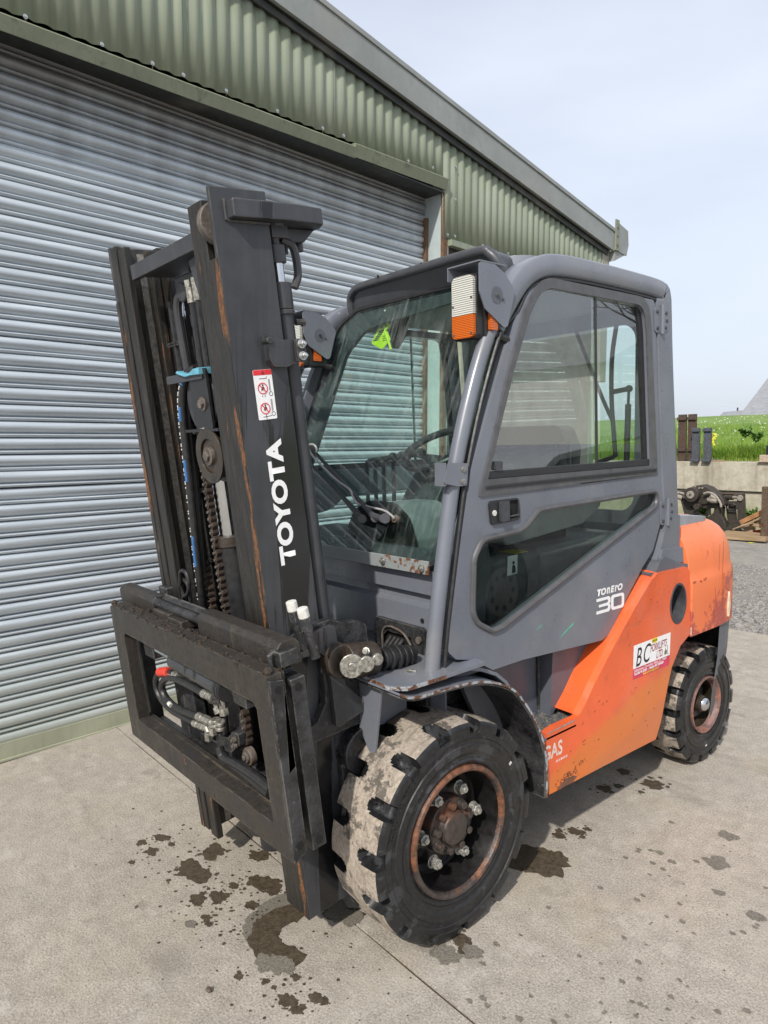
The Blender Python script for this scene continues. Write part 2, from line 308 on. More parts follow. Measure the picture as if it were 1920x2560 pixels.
# truck
M['black'] = None
def mastpaint(name, wet=True):
    m = Nt(name); p = m.pos(); a = m.noise(p, 6, 6, .65); st = m.noise(m.pos((40, 40, 2.2)), 1, 4, .6); dr = m.noise(m.pos((11, 11, .9)), 1, 5, .62, .4); z = m.sep(p)[2]
    c = m.mix(m.rng(a, .35, .65), (.030, .032, .036), (.050, .052, .058)); c = m.mix(m.math('MULTIPLY', m.rng(st, .5, .75), .35), c, (.075, .078, .084))
    wetm = m.math('MULTIPLY', m.rng(dr, .50, .53), m.rng(z, 1.95, 1.55)) if wet else m.rng(dr, .6, .62)
    c = m.mix(wetm, c, (.012, .012, .013)); c = m.mix(m.rng(m.noise(p, 33, 7, .75), .69, .73), c, (.13, .11, .075)); c = m.mix(m.rng(m.voro(p, 75), .07, .05), c, (.012, .012, .012)); c = m.mix(m.math('MULTIPLY', m.edge(.004), m.rng(m.noise(p, 16, 5, .7), .48, .58)), c, (.14, .11, .085))
    r = m.mix(wetm, (.42, .42, .42), (.17, .17, .17)); return m.pri(c, r, 0, m.bump(m.math('ADD', m.math('MULTIPLY', wetm, .12), m.math('MULTIPLY', m.noise(p, 70, 3), .12)), .3, .004))
M['mast'] = mastpaint('mast_black_paint'); M['mast_dry'] = mastpaint('black_paint_dry', False)
# edge-on mast flanges: black grease with rust and bare metal lines running along the mast
def flange(name, rust, bare):
    m = Nt(name); q = m.pos((38, 38, 2.0)); a = m.noise(q, 1, 6, .6); b = m.noise(m.pos((70, 70, 3.2)), 1, 5, .65); p = m.pos(); s = m.noise(p, 90, 4)
    c = m.mix(m.rng(b, .35, .65), (.011, .0105, .010), (.030, .026, .022)); c = m.mix(m.rng(a, rust, rust+.05), c, m.mix(m.rng(s, .4, .6), (.20, .085, .028), (.085, .04, .02)))
    c = m.mix(m.rng(b, bare, bare+.04), c, (.17, .14, .105)); c = m.mix(m.rng(m.voro(p, 120), .09, .05), c, (.12, .09, .06)); return m.pri(c, m.rng(a, .3, .7, .32, .6), 0, m.bump(m.math('ADD', b, m.math('MULTIPLY', s, .4)), .6, .005))
M['flange'] = flange('greasy_flange', .64, .70); M['rustedge'] = flange('rusty_flange_edge', .575, .66)
M['rustline'] = flange('corner_rust_line', .52, .64); M['grease'] = steel_dirty('greasy_web', (.036, .031, .027), .60, .42, (.13, .062, .03), .6, (.085, .07, .05)); M['stripe'] = simple('worn_grease_track', (.30, .275, .24), .5, .2, .5, 60, .4)
m = Nt('carriage_grime'); p = m.pos(); a = m.noise(p, 7, 7, .7); b = m.noise(p, 60, 6, .75); s = m.noise(m.pos((40, 40, 3)), 1, 4)
c = m.mix(m.rng(b, .35, .65), (.019, .017, .015), (.042, .035, .029)); c = m.mix(m.rng(a, .52, .62), c, (.026, .024, .024)); c = m.mix(m.rng(a, .70, .73), c, (.19, .08, .03)); c = m.mix(m.math('MULTIPLY', m.rng(s, .56, .7), .5), c, (.066, .056, .045))
c = m.mix(m.rng(m.voro(p, 70), .07, .04), c, (.13, .11, .085)); c = m.mix(m.math('MULTIPLY', m.edge(.005), m.math('MULTIPLY', m.rng(m.noise(p, 16, 5, .7), .46, .56), .75)), c, (.19, .16, .12)); M['carr'] = m.pri(c, m.rng(a, .3, .7, .42, .62), 0, m.bump(m.math('ADD', b, a), .45, .006))
m = Nt('carriage_black'); p = m.pos(); a = m.noise(p, 11, 7, .7); b = m.noise(p, 60, 5, .7)
c = m.mix(m.rng(a, .4, .62), (.012, .012, .013), (.045, .045, .048)); c = m.mix(m.rng(b, .62, .68), c, (.10, .095, .09)); c = m.mix(m.rng(m.noise(p, 5, 6, .7), .67, .7), c, (.17, .075, .025)); c = m.mix(m.math('MULTIPLY', m.edge(.005), m.math('MULTIPLY', m.rng(m.noise(p, 18, 5, .7), .44, .56), .8)), c, (.20, .19, .17)); M['cblack'] = m.pri(c, m.rng(a, .35, .65, .22, .5), 0, m.bump(m.math('ADD', a, b), .7, .006))
m = Nt('grease_lump'); p = m.pos(); a = m.noise(p, 60, 6, .8); M['lump'] = m.pri(m.mix(m.rng(a, .4, .65), (.02, .015, .011), (.10, .07, .045)), .4, 0, m.bump(a, 1., .01))
M['grey'] = paint('cab_grey_paint', (.150, .163, .194), .33, (.10, .085, .065), .24, ((.15, .075, .045), .745), .22, True, .3)
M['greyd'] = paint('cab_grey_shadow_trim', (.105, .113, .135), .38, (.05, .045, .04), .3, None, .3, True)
M['roofg'] = paint('roof_grey', (.185, .20, .235), .25, (.10, .10, .10), .15, None, .1, True, .4)
M['visor'] = simple('visor_plastic', (.060, .063, .072), .42, 0, .2, 20, .1)
m = Nt('worn_grey_rust'); p = m.pos(); a = m.noise(p, 14, 7, .7); b = m.noise(p, 60, 5); x = m.sep(p)[0]
k = m.math('ADD', a, m.rng(x, .05, .45, -.12, .12)); c = m.mix(m.rng(k, .54, .56), (.24, .26, .26), m.mix(m.rng(b, .4, .6), (.20, .075, .03), (.10, .045, .025))); M['rail_rust'] = m.pri(c, .5, 0, m.bump(k, .5, .004))
m = Nt('fender_edge'); p = m.pos(); a = m.noise(p, 26, 6, .7); b = m.noise(p, 90, 5); c = m.mix(m.rng(a, .46, .52), (.32, .34, .36), m.mix(m.rng(b, .4, .6), (.15, .06, .03), (.06, .035, .025))); M['fedge'] = m.pri(c, .55, 0, m.bump(b, .5, .003))
M['orange'] = paint('orange_paint', (.78, .120, .030), .30, (.16, .075, .045), .36, ((.05, .04, .035), .735), .10, True, .25, None)
m = M['orange'];
# counterweight: sun-faded orange, pink-brown scuffs, cream scrapes, streaks
m = Nt('faded_orange'); p = m.pos(); a = m.noise(p, 5.5, 8, .72); st = m.noise(m.pos((28, 28, .8)), 1, 3); z = m.sep(p)[2]; big = m.noise(p, 2.2, 4)
c = m.mix(m.rng(big, .35, .65), (.74, .160, .050), (.78, .205, .075)); c = m.mix(m.math('MULTIPLY', m.rng(st, .56, .64), .26), c, (.52, .17, .05))
low = m.rng(z, .98, .62, 0, .13); c = m.mix(m.rng(m.math('ADD', a, low), .60, .62), c, (.42, .085, .06)); c = m.mix(m.rng(m.noise(m.pos((9, 9, 30)), 1, 6, .7), .70, .715), c, (.55, .50, .38)); c = m.mix(m.rng(m.noise(m.pos((60, 60, 9)), 1, 6, .7), .735, .75), c, (.16, .07, .05))
c = m.mix(m.rng(m.voro(p, 26), .07, .045), c, (.20, .06, .04)); M['cw'] = m.pri(c, .42, 0, m.bump(a, .15, .004), .1)
M['skirt'] = paint('scraped_grey_skirt', (.13, .14, .155), .5, (.07, .06, .05), .5, ((.35, .34, .30), .66), .3, True)
M['rubber'] = simple('door_rubber', (.018, .018, .019), .45, 0, .3, 60); M['trim'] = simple('window_trim', (.085, .085, .09), .42, 0, .25, 25)
M['plastic'] = simple('black_plastic', (.020, .020, .022), .38, 0, .3, 50); M['plastic_g'] = simple('dark_grey_plastic', (.05, .052, .06), .45, 0, .2, 40)
M['seat'] = simple('seat_vinyl', (.022, .022, .025), .5, 0, .3, 30); M['inside'] = simple('cab_inner_grey', (.10, .105, .115), .55, 0, .25, 10); M['bonnet'] = simple('grey_bonnet', (.20, .205, .215), .5, 0, .2, 10)
M['head'] = simple('headliner', (.28, .29, .30), .7, 0, .1, 6)
M['chrome'] = simple('chrome', (.62, .64, .66), .12, 1, .1, 30, .02); M['zincf'] = simple('zinc_fitting', (.40, .385, .34), .38, .7, .55, 90); M['capw'] = simple('white_plastic_cap', (.62, .61, .56), .5, 0, .2, 60)
M['chain'] = steel_dirty('oily_chain', (.045, .032, .024), .6, .38, (.10, .06, .03)); M['hose'] = simple('hose_rubber', (.022, .022, .023), .38, 0, .35, 60); M['blue'] = simple('blue_stripe', (.045, .15, .36), .45); M['redsl'] = simple('red_sleeve', (.62, .05, .03), .5); M['cyan'] = simple('light_blue_plastic', (.13, .38, .50), .5, 0, .25, 40); M['whitep'] = simple('white_print', (.80, .80, .80), .5, 0, .08, 80)
m = Nt('tyre_rubber'); p = m.pos(); a = m.noise(p, 12, 6, .7); b = m.noise(p, 70, 4); d = m.noise(p, 3, 4)
c = m.mix(m.rng(b, .35, .65), (.008, .008, .009), (.018, .018, .019)); c = m.mix(m.rng(a, .57, .60), c, (.036, .038, .041)); M['tyre'] = m.pri(c, m.rng(d, .35, .65, .26, .5), 0, m.bump(b, .3, .003))
m = Nt('dusty_tread'); p = m.pos(); a = m.noise(p, 13, 8, .74); b = m.noise(p, 80, 5, .7); s = m.noise(m.pos((45, 10, 10)), 1, 5)
c = m.mix(m.rng(b, .35, .65), (.235, .195, .155), (.42, .362, .30)); c = m.mix(m.rng(a, .52, .57), c, (.10, .085, .07)); c = m.mix(m.math('MULTIPLY', m.rng(s, .56, .68), .6), c, (.16, .135, .11)); M['tread'] = m.pri(c, .8, 0, m.bump(m.math('ADD', a, b), .5, .006))
M['rimr'] = steel_dirty('rusty_rim', (.060, .045, .040), .47, .42, (.20, .085, .045), .6); M['rimb'] = simple('rim_black', (.012, .011, .011), .34, 0, .4, 30); M['rimbr'] = simple('brown_oiled_rim', (.035, .027, .018), .3, 0, .5, 14)
M['hub'] = steel_dirty('rusty_hub', (.050, .038, .034), .50, .42, (.13, .055, .032)); M['nut'] = simple('bright_nut', (.42, .41, .37), .4, .6, .5, 160, .4)
def glass(name, tint, refl=.10, dirt=0.0, streaks=False, dcol=(.6, .65, .63)):
    m = Nt(name); t = m.new('ShaderNodeBsdfTransparent'); m.put(t.inputs[0], tint); g = m.new('ShaderNodeBsdfGlossy'); g.inputs['Roughness'].default_value = .01
    lw = m.new('ShaderNodeLayerWeight'); lw.inputs[0].default_value = .22; f = m.rng(lw.outputs['Fresnel'], 0, 1, refl, 1)
    mm = m.new('ShaderNodeMixShader'); m.l.new(f, mm.inputs[0]); m.l.new(t.outputs[0], mm.inputs[1]); m.l.new(g.outputs[0], mm.inputs[2]); res = mm
    if dirt:
        p = m.pos(); k = m.rng(m.voro(p, 62), .16, .08)
        if streaks: k = m.math('MULTIPLY', m.rng(m.noise(m.pos((55, 5, 5), (0, .62, .1)), 1, 4), .48, .72), m.rng(m.noise(p, 3, 3), .35, .6))
        k = m.math('ADD', m.math('MULTIPLY', k, dirt), m.math('MULTIPLY', m.rng(m.noise(p, 5, 5, .7), .45, .75), dirt*.5))
        d = m.new('ShaderNodeBsdfDiffuse'); m.put(d.inputs[0], dcol); m2 = m.new('ShaderNodeMixShader'); m.l.new(k, m2.inputs[0]); m.l.new(mm.outputs[0], m2.inputs[1]); m.l.new(d.outputs[0], m2.inputs[2]); res = m2
    bf = m.new('ShaderNodeNewGeometry'); tb = m.new('ShaderNodeBsdfTransparent'); m3 = m.new('ShaderNodeMixShader'); m.l.new(bf.outputs['Backfacing'], m3.inputs[0]); m.l.new(res.outputs[0], m3.inputs[1]); m.l.new(tb.outputs[0], m3.inputs[2]); res = m3
    m.l.new(res.outputs[0], m.out.inputs['Surface']); return m.mat
M['gl_front'] = glass('windscreen_glass', (.72, .89, .83), .05, .16, True); M['gl_side'] = glass('side_glass', (.86, .96, .92), .20, .10); M['gl_dark'] = glass('lower_door_glass', (.58, .66, .62), .07, .06); M['gl_plain'] = glass('far_glass', (.84, .94, .90), .08)
def lens(name, col, sc):
    m = Nt(name); z = m.pos((0, 0, sc)); wv = m.new('ShaderNodeTexWave', wave_type='BANDS', bands_direction='Z'); m.l.new(z, wv.inputs[0]); wv.inputs['Scale'].default_value = 1
    c = m.mix(m.rng(wv.outputs[1], .2, .8), tuple(x*.82 for x in col), col); return m.pri(c, .12, 0, m.bump(wv.outputs[1], .6, .004), .5)
M['lens_w'] = lens('clear_ribbed_lens', (.60, .60, .55), 48); M['lens_o'] = lens('amber_lens', (.66, .13, .008), 60)
M['tagy'] = simple('fluorescent_tag', (.62, .85, .02), .5, 0, .1, 40); M['ink'] = simple('black_ink', (.02, .02, .02), .6); M['redp'] = simple('red_print', (.70, .03, .04), .5); M['magenta'] = simple('magenta_print', (.60, .045, .10), .5); M['inkbr'] = simple('maroon_ink', (.28, .02, .03), .6); M['worn_w'] = simple('worn_white_print', (.72, .55, .48), .6, 0, .3, 60); M['green_sc'] = simple('green_scratch', (.10, .42, .28), .6); M['yellowp'] = simple('yellow_print', (.75, .62, .03), .6)
M['old_bark'] = simple('bark', (.10, .085, .065), .9); M['car_paint'] = simple('silver_car_paint', (.55, .57, .58), .25, .3, .05, 3, 0)
M['hole'] = simple('dark_hole', (.004, .004, .004), .8)
# ================================================================== GROUND
yard = MB().box(-1500, 1500, -1500, 10.35, -.30, -.06).build('ground', M['dirt'], smooth=False); tag(yard, kind='structure')
# far land beyond the wall reaching the horizon
def bank_h(y): 
    t = max(0, min(1, (y-10.4)/24)); return .96+1.24*(1-(1-t)**1.8)
gm = MB(); NX, NY = 60, 40; vs = []
for j in range(NY+1):
    y = 10.32+(j/NY)**1.7*26
    for i in range(NX+1):
        x = -45+i*55/NX; vs.append((x, y, bank_h(y)+.05*noise.noise(Vector((x*.6, y*.6, 0)))*min(1, (y-10.3))))
gm.add(vs, [(j*(NX+1)+i, j*(NX+1)+i+1, (j+1)*(NX+1)+i+1, (j+1)*(NX+1)+i) for j in range(NY) for i in range(NX)])
bank = gm.build('grass_bank', M['turf']); tag(bank, kind='structure')
tag(MB().box(-1500, 1500, 35.5, 2500, -3, 2.12).build('far_field', M['turf'], smooth=False), kind='structure')
# concrete bays, joint recessed between them
conc = emp('concrete_yard', (0, 0, 0), kind='structure')
def slab(x0, x1, y0, y1, edge=False):
    n = 70; e = .006; o = []
    for i in range(n): t = i/n; o.append((x0+(x1-x0)*t, y0+e*noise.noise(Vector((t*40, y0, 1)))*.8))
    for i in range(20): t = i/20; o.append((x1, y0+(y1-y0)*t))
    for i in range(n): t = i/n; xx = x1+(x0-x1)*t; o.append((xx, y1+(.10 if edge else .0)*noise.noise(Vector((xx*1.7, 3, 0)))+e*noise.noise(Vector((t*40, y1, 5)))*.8))
    for i in range(20): t = i/20; o.append((x0, y1+(y0-y1)*t))
    MB().plate([o], -.058, 0, lambda u, v, w_: (u, v, w_)).build('slab', M['conc'], conc, smooth=False, noclean=False)
slab(-1.86, 9, -.216, 4.08, True); slab(-1.86, 9, -4.7, -.225); slab(-1.86, 9, -12, -4.71); slab(9.01, 20, -12, 4.08, True)
MB().box(-1.9, 20, -12, 4.1, -.0595, -.02).build('slab_bed', M['dark_fl'], conc, smooth=False)
MB().box(-1.86, 9, -.2255, -.2155, -.02, -.006).build('joint_filler', M['stain'], conc, smooth=False)
# road strip of beaten dirt beyond the concrete is the ground itself; loose gravel on it
def blob(r, n=14, seed=0, sy=1): 
    o = []
    for i in range(n):
        a = 2*pi*i/n; q = r*(1+.55*noise.noise(Vector((cos(a)*1.3+seed*7.1, sin(a)*1.3, seed)))+.25*noise.noise(Vector((cos(a)*4+seed, sin(a)*4, seed*3.3)))); o.append((q*cos(a), q*sin(a)*sy))
    return o
def mk_gravel(name, n, x0, x1, y0, y1, smin, smax, zb, flt=None, tagk=True):
    mb = MB(); R = random.Random(3)
    ico = [(0, 0, 1), (.89, 0, .45), (.28, .85, .45), (-.72, .53, .45), (-.72, -.53, .45), (.28, -.85, .45), (.72, .53, -.45), (-.28, .85, -.45), (-.89, 0, -.45), (-.28, -.85, -.45), (.72, -.53, -.45), (0, 0, -1)]
    fc = [(0, 1, 2), (0, 2, 3), (0, 3, 4), (0, 4, 5), (0, 5, 1), (1, 6, 2), (2, 7, 3), (3, 8, 4), (4, 9, 5), (5, 10, 1), (6, 7, 2), (7, 8, 3), (8, 9, 4), (9, 10, 5), (10, 6, 1), (6, 11, 7), (7, 11, 8), (8, 11, 9), (9, 11, 10), (10, 11, 6)]
    k = 0
    while k < n:
        x = R.uniform(x0, x1); y = R.uniform(y0, y1)
        if flt and not flt(x, y, R): continue
        k += 1; s_ = R.uniform(smin, smax); a = R.uniform(0, pi); sx = s_*R.uniform(.8, 1.5); sy = s_*R.uniform(.6, 1.1); sz = s_*R.uniform(.35, .7)
        vs = [(x+(p[0]*cos(a)*sx-p[1]*sin(a)*sy)*R.uniform(.8, 1.1), y+(p[0]*sin(a)*sx+p[1]*cos(a)*sy), zb+sz*.5+p[2]*sz) for p in ico]; mb.add(vs, fc)
    o = mb.build(name, M['gravel'], smooth=False, noclean=True); tag(o, 'loose grey broken stone lying beyond the edge of the concrete' , 'gravel', kind='stuff'); return o
mk_gravel('gravel', 15000, -3.5, 3.5, 4.0, 7.2, .008, .028, -.062, lambda x, y, R: R.random() < (1 if y < 5.4 else .22))
# stains soaked into the concrete (irregular flat patches)
sp = emp('oil_drips', (0, 0, 0), 'dark brown oil drips and puddle on the concrete under the mast', 'oil stain', kind='stuff')
def stain(mb, x, y, r, seed, sy=1.0, rot=0):
    n = 30; o = []
    for i in range(n):
        a = 2*pi*i/n; q = r*(1+.5*noise.noise(Vector((cos(a)*1.1+seed*7.1, sin(a)*1.1, seed)))+.35*noise.noise(Vector((cos(a)*3.5+seed, sin(a)*3.5, seed*3.3)))+.22*noise.noise(Vector((cos(a)*9+seed, sin(a)*9, seed))))
        u, v = q*cos(a), q*sin(a)*sy; o.append((x+u*cos(rot)-v*sin(rot), y+u*sin(rot)+v*cos(rot), .0012+seed*2.5e-6))
    mb.add([(x, y, .0012+seed*2.5e-6)]+o, [(0, 1+i, 1+(i+1) % n) for i in range(n)])
mb = MB(); sd = 1
ST = [(-.598, -.556, .022), (-.579, -.484, .024), (-.555, -.468, .014), (-.512, -.551, .026), (-.351, -.366, .042), (-.33, -.395, .03), (-.312, -.482, .045), (-.27, -.49, .04), (-.232, -.481, .038), (-.505, -.474, .014), (-.086, -.485, .030), (-.12, -.546, .026), (-.14, -.52, .012), (-.105, -.418, .018), (-.036, -.327, .045), (-.075, -.345, .03), (.01, -.33, .025), (-.203, -.253, .035), (.028, -.422, .022), (-.011, -.567, .018), (.02, -.575, .012),
      (.142, -.455, .028), (.40, -.49, .014), (.357, -.565, .012), (.45, -.559, .020), (.47, -.545, .016), (.505, -.549, .020), (.504, -.489, .018), (.53, -.48, .014), (.285, -.612, .014), (-.494, -.635, .012), (.394, -.557, .008),
      (.40, 1.13, .03), (.37, 1.334, .03), (.514, 1.322, .045), (.48, 1.37, .012), (.52, 1.22, .012), (.421, 1.197, .02), (.509, .752, .028), (.484, .683, .022), (.46, .71, .014), (.53, .80, .014), (.545, .74, .012), (.62, -.02, .03), (.66, -.05, .02)]
for x, y, r in ST:
    sd += 1; stain(mb, x, y, r*1.15, sd, .8)
    for k in range(6):
        sd += 1; a = random.uniform(0, 2*pi); d = r*random.uniform(1.1, 2.3); stain(mb, x+d*cos(a), y+d*sin(a), r*random.uniform(.08, .22), sd)
for x, y, r, q_ in ((.525, .490, .105, .75), (.50, .43, .06, .8), (.56, .55, .05, .9), (.253, -.235, .05, .8), (.30, -.20, .045, .7)):
    sd += 1; stain(mb, x, y, r, sd, q_)
for k in range(150):
    sd += 1; stain(mb, random.gauss(.0, .35), random.gauss(-.5, .12), random.uniform(.002, .006), sd)
for k in range(90):
    sd += 1; stain(mb, random.uniform(.3, 1.9), random.uniform(-.9, 1.6), random.uniform(.0012, .0032), sd)
o = mb.build('drip', M['stain'], sp, smooth=False, noclean=True); o['kind'] = 'stuff'
mb = MB()
# ring-shaped puddle
def ring(cx, cy, r0, r1, a0, a1, seed, z=.0010):
    n = 46; vs = []
    for i in range(n+1):
        a = a0+(a1-a0)*i/n; e = min(1, min(i, n-i)/5)
        m_ = (r0+r1)/2; hw = (r1-r0)/2*e
        w1 = 1+.22*noise.noise(Vector((a*3, seed, 0)))+.16*noise.noise(Vector((a*9, seed, 4))); w0 = 1+.2*noise.noise(Vector((a*3, seed, 9)))+.1*noise.noise(Vector((a*9, seed, 3)))
        vs += [(cx+(m_-hw*w0)*cos(a), cy+(m_-hw*w0)*sin(a), z), (cx+(m_+hw*w1)*cos(a), cy+(m_+hw*w1)*sin(a), z)]
    mb.add(vs, [(2*i, 2*i+1, 2*i+3, 2*i+2) for i in range(n)])
ring(.25, -.385, .055, .15, radians(120), radians(345), 2)
o = mb.build('puddle', M['stain'], sp, smooth=False, noclean=True); o['kind'] = 'stuff'
mb = MB(); sd = 500
ring(.205, -.37, .045, .16, radians(95), radians(290), 8, .0007)
for x, y, r in [(.253, -.235, .05), (.21, -.21, .04), (.30, -.215, .05), (.634, -.10, .05), (.68, -.03, .035), (.97, .95, .05), (1.18, .76, .03), (.80, .86, .014), (.86, .84, .016), (1.05, .79, .02), (.92, 1.155, .035), (-.02, -.62, .02), (.33, -.5, .05), (.30, -.53, .04)]:
    sd += 1; stain(mb, x, y, r, sd, .75)
for k in range(90):
    sd += 1; stain(mb, random.uniform(.7, 1.5), random.uniform(-.2, 1.1), random.uniform(.004, .012), sd, .7)
for k in range(60):
    sd += 1; stain(mb, random.uniform(1.0, 1.75), random.uniform(-.5, .3), random.uniform(.004, .010), sd, .7)
o = mb.build('damp_patch', M['damp'], sp, smooth=False, noclean=True); o['kind'] = 'stuff'
# one pebble
t = MB().sphere((0, 0, .008), .011, 8, 0, (1, .8, .6)).build('pebble', M['dirtybolt']); t.location = ax(522, 2480, 2, 0); tag(t, 'small dark pebble lying on the concrete in front of the frame', 'pebble')
# ================================================================== WAREHOUSE
O = Vector((-1.799, -.808, 0)); UB = Vector((.013, .022, 1)).normalized(); DW = Vector((-.086, .996, -.021)); DW = (DW-UB*DW.dot(UB)).normalized(); NW = DW.cross(UB)
WM = Matrix(((NW.x, DW.x, UB.x, O.x), (NW.y, DW.y, UB.y, O.y), (NW.z, DW.z, UB.z, O.z), (0, 0, 0, 1)))   # local: x = out of wall, y = along wall, z = up
wh = emp('warehouse', (0, 0, 0), 'green corrugated metal shed with a tall grey roller shutter behind the truck', 'building'); wh.matrix_world = WM
SL0, SR = -4.0, 3.175
sh = MB().box(-.012, .022, SL0, SR, .018, .098).box(.0, .034, SL0, SR, .005, .018).build('roller_shutter', M['rail'], wh, bev=.002)
PT = .0818
prof = [(-.009, 1.0), (.004, .965), (.0105, .90), (.0145, .80), (.016, .70), (.0150, .58), (.012, .47), (.0065, .37), (.0005, .315), (-.0035, .285), (.001, .262), (.0075, .235), (.0105, .175), (.0095, .105), (.0045, .055), (-.004, .02), (-.009, 0.)]
R = random.Random(5); sm = None
mb = MB(); NS = 10; P_ = len(prof)
for i in range(NS+1):
    s_ = SL0+(SR-SL0)*i/NS
    mb.add([(a*1.35, s_, b*PT) for a, b in prof], [])
for i in range(NS):
    for j in range(P_-1): mb.f.append((i*P_+j, i*P_+j+1, (i+1)*P_+j+1, (i+1)*P_+j)); mb.m.append(0)
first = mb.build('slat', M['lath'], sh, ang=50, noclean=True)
first.location = (0, 0, .0593)
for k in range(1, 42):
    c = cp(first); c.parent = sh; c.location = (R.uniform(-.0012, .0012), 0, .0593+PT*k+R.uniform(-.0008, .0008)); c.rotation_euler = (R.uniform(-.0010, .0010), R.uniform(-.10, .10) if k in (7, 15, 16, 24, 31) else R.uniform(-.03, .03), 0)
MB().box(-.06, -.02, SL0, SR, 0, 3.9).build('backing', M['dark_fl'], sh, smooth=False)
# cladding sheets, each corrugated
def hroof(s_): return 4.54-.150*s_      # underside line of barge board
CP = .088
def sheet(s0, s1, off, z0f, z1f, name='cladding_sheet'):
    mb = MB(); n = int((s1-s0)/CP*8)
    for i in range(n+1):
        s_ = s0+(s1-s0)*i/n; ph = (s_/CP) % 1.0
        d = .5-.5*cos(2*pi*ph); d = d**.75; o_ = off+.017*d
        z0 = z0f(s_); z1 = z1f(s_)
        mb.add([(o_, s_, z0), (o_, s_, (z0+z1)/2), (o_, s_, z1)], [])
    for i in range(n):
        a = i*3; mb.f += [(a, a+1, a+4, a+3), (a+1, a+2, a+5, a+4)]; mb.m += [0, 0]
    mb.v = [tuple(v) for v in mb.v]
    o = mb.build(name, M['clad'], wh, ang=60, noclean=True); so_ = o.modifiers.new('thickness', 'SOLIDIFY'); so_.thickness = .0012; return o
zl = lambda s_: 3.508+.018*s_
roofz = lambda s_: hroof(s_)-.185
OFF = .185
sheet(-4.0, -.02, OFF, zl, roofz); sheet(-.06, 1.02, OFF+.002, zl, roofz); sheet(.98, 2.12, OFF, zl, roofz); sheet(2.08, 3.165, OFF+.002, zl, roofz)
sheet(3.165, 3.34, OFF+.001, lambda s_: 3.13, roofz); sheet(3.32, 4.40, OFF+.003, lambda s_: 3.12, roofz); sheet(4.36, 5.62, OFF+.001, lambda s_: 3.12, roofz)
# lintel flashing (angle) along the door head: sloping top ledge, front lip
def fl(s0, s1, o0, z, th, name, lip=.05, mat='flash', sag=0):
    mb = MB(); n = 16
    for i in range(n+1):
        s_ = s0+(s1-s0)*i/n; dz = .018*s_+(sag*sin(pi*i/n)); dent = .012*exp(-((s_-1.25)/.12)**2)
        mb.add([(o0-.20, s_, z+.05+dz), (o0+.035-dent, s_, z+.022+dz), (o0+.045-dent, s_, z+dz+.012), (o0+.022-dent*1.5, s_, z+dz-lip), (o0+.018-dent*1.5, s_, z+dz-lip), (o0+.036, s_, z+dz-.004), (o0-.20, s_, z+.03+dz)], [])
    for i in range(n):
        for j in range(7): a = i*7+j; b = i*7+(j+1) % 7; mb.f.append((a, b, b+7, a+7)); mb.m.append(0)
    mb.f += [tuple(range(7)), tuple(n*7+j for j in range(7))]; mb.m += [0, 0]
    return mb.build(name, M[mat], wh, ang=30)
fl(-4, 2.26, OFF, 3.458, 0, 'lintel_flashing', .048)
fl(2.24, 3.185, OFF+.004, 3.476, 0, 'lintel_flashing', .060)
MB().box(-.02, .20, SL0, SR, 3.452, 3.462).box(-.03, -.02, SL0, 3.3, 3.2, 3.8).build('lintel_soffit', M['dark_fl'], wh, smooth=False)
# small torn tabs
# jamb: folded steel reveal and rusty edge
MB().box(-.03, .168, SR, SR+.006, 0, 3.455).build('door_jamb', M['jamb'], wh, smooth=False)
MB().box(.168, .196, SR-.002, SR+.05, 0, 3.46).build('jamb_edge', M['jamb_rust'], wh, bev=.003)
MB().box(.155, .1955, SR+.0505, SR+.058, 0, 3.44).build('jamb_lip', M['jamb'], wh, smooth=False)
MB().box(.0, .045, SR-.03, SR-.001, 0, 3.30).build('shutter_guide', M['jamb_rust'], wh, smooth=False)
for s_, h_ in ((.07, 2.86), (.125, 2.85)):
    MB().cyl((s_, SR-.004, h_), (s_, SR, h_), .009, 10).build('bolt', M['zinc'], wh)
# lower flashing below the right-hand cladding, recessed blockwork and column beneath
MB().box(OFF+.0, OFF+.05, 3.225, 5.62, 3.075, 3.12).box(OFF-.12, OFF+.0, 3.235, 5.62, 3.112, 3.12).build('drip_flashing', M['clad'], wh, bev=.002)
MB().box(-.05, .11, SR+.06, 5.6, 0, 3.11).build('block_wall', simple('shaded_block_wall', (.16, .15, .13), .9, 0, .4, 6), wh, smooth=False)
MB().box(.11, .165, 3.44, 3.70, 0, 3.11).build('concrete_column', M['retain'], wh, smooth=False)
# cladding screws
scr = MB().cyl((0, 0, 0), (.003, 0, 0), .0105, 12).cyl((.003, 0, 0), (.008, 0, 0), .006, 6).build('screw', M['zinc'], wh)
SCR = [(.212, 3.512), (.545, 3.525), (.798, 3.532), (.971, 3.537), (1.311, 3.545), (1.655, 3.548), (2.004, 3.556), (2.16, 3.563), (2.795, 3.571), (3.073, 3.596), (2.62, 3.95), (3.162, 3.863), (3.332, 3.673), (3.333, 3.432), (3.327, 3.16), (3.20, 3.155), (3.325, 3.896), (3.62, 3.16), (3.98, 3.16), (4.35, 3.16), (4.7, 3.17), (5.05, 3.16), (3.7, 3.80), (4.1, 3.74), (-.3, 3.50), (-.8, 3.49)]
for i, (s_, h_) in enumerate(SCR):
    s_ = (round(s_/CP-.5)+.5)*CP
    o = scr if i == 0 else cp(scr); o.parent = wh; o.location = (OFF+.019, s_, h_)
rr_ = random.Random(8); RUN = simple('rust_run', (.16, .11, .06), .7)
for i, (s_, h_) in enumerate(SCR[::2]):
    s_ = (round(s_/CP-.5)+.5)*CP; L_ = rr_.uniform(.02, .07); MB().add([(OFF+.0192, s_-.003, h_-.008), (OFF+.0192, s_+.003, h_-.008), (OFF+.0192, s_+.0008, h_-.008-L_)], [(0, 1, 2)]).build('rust_run', RUN, wh, smooth=False)
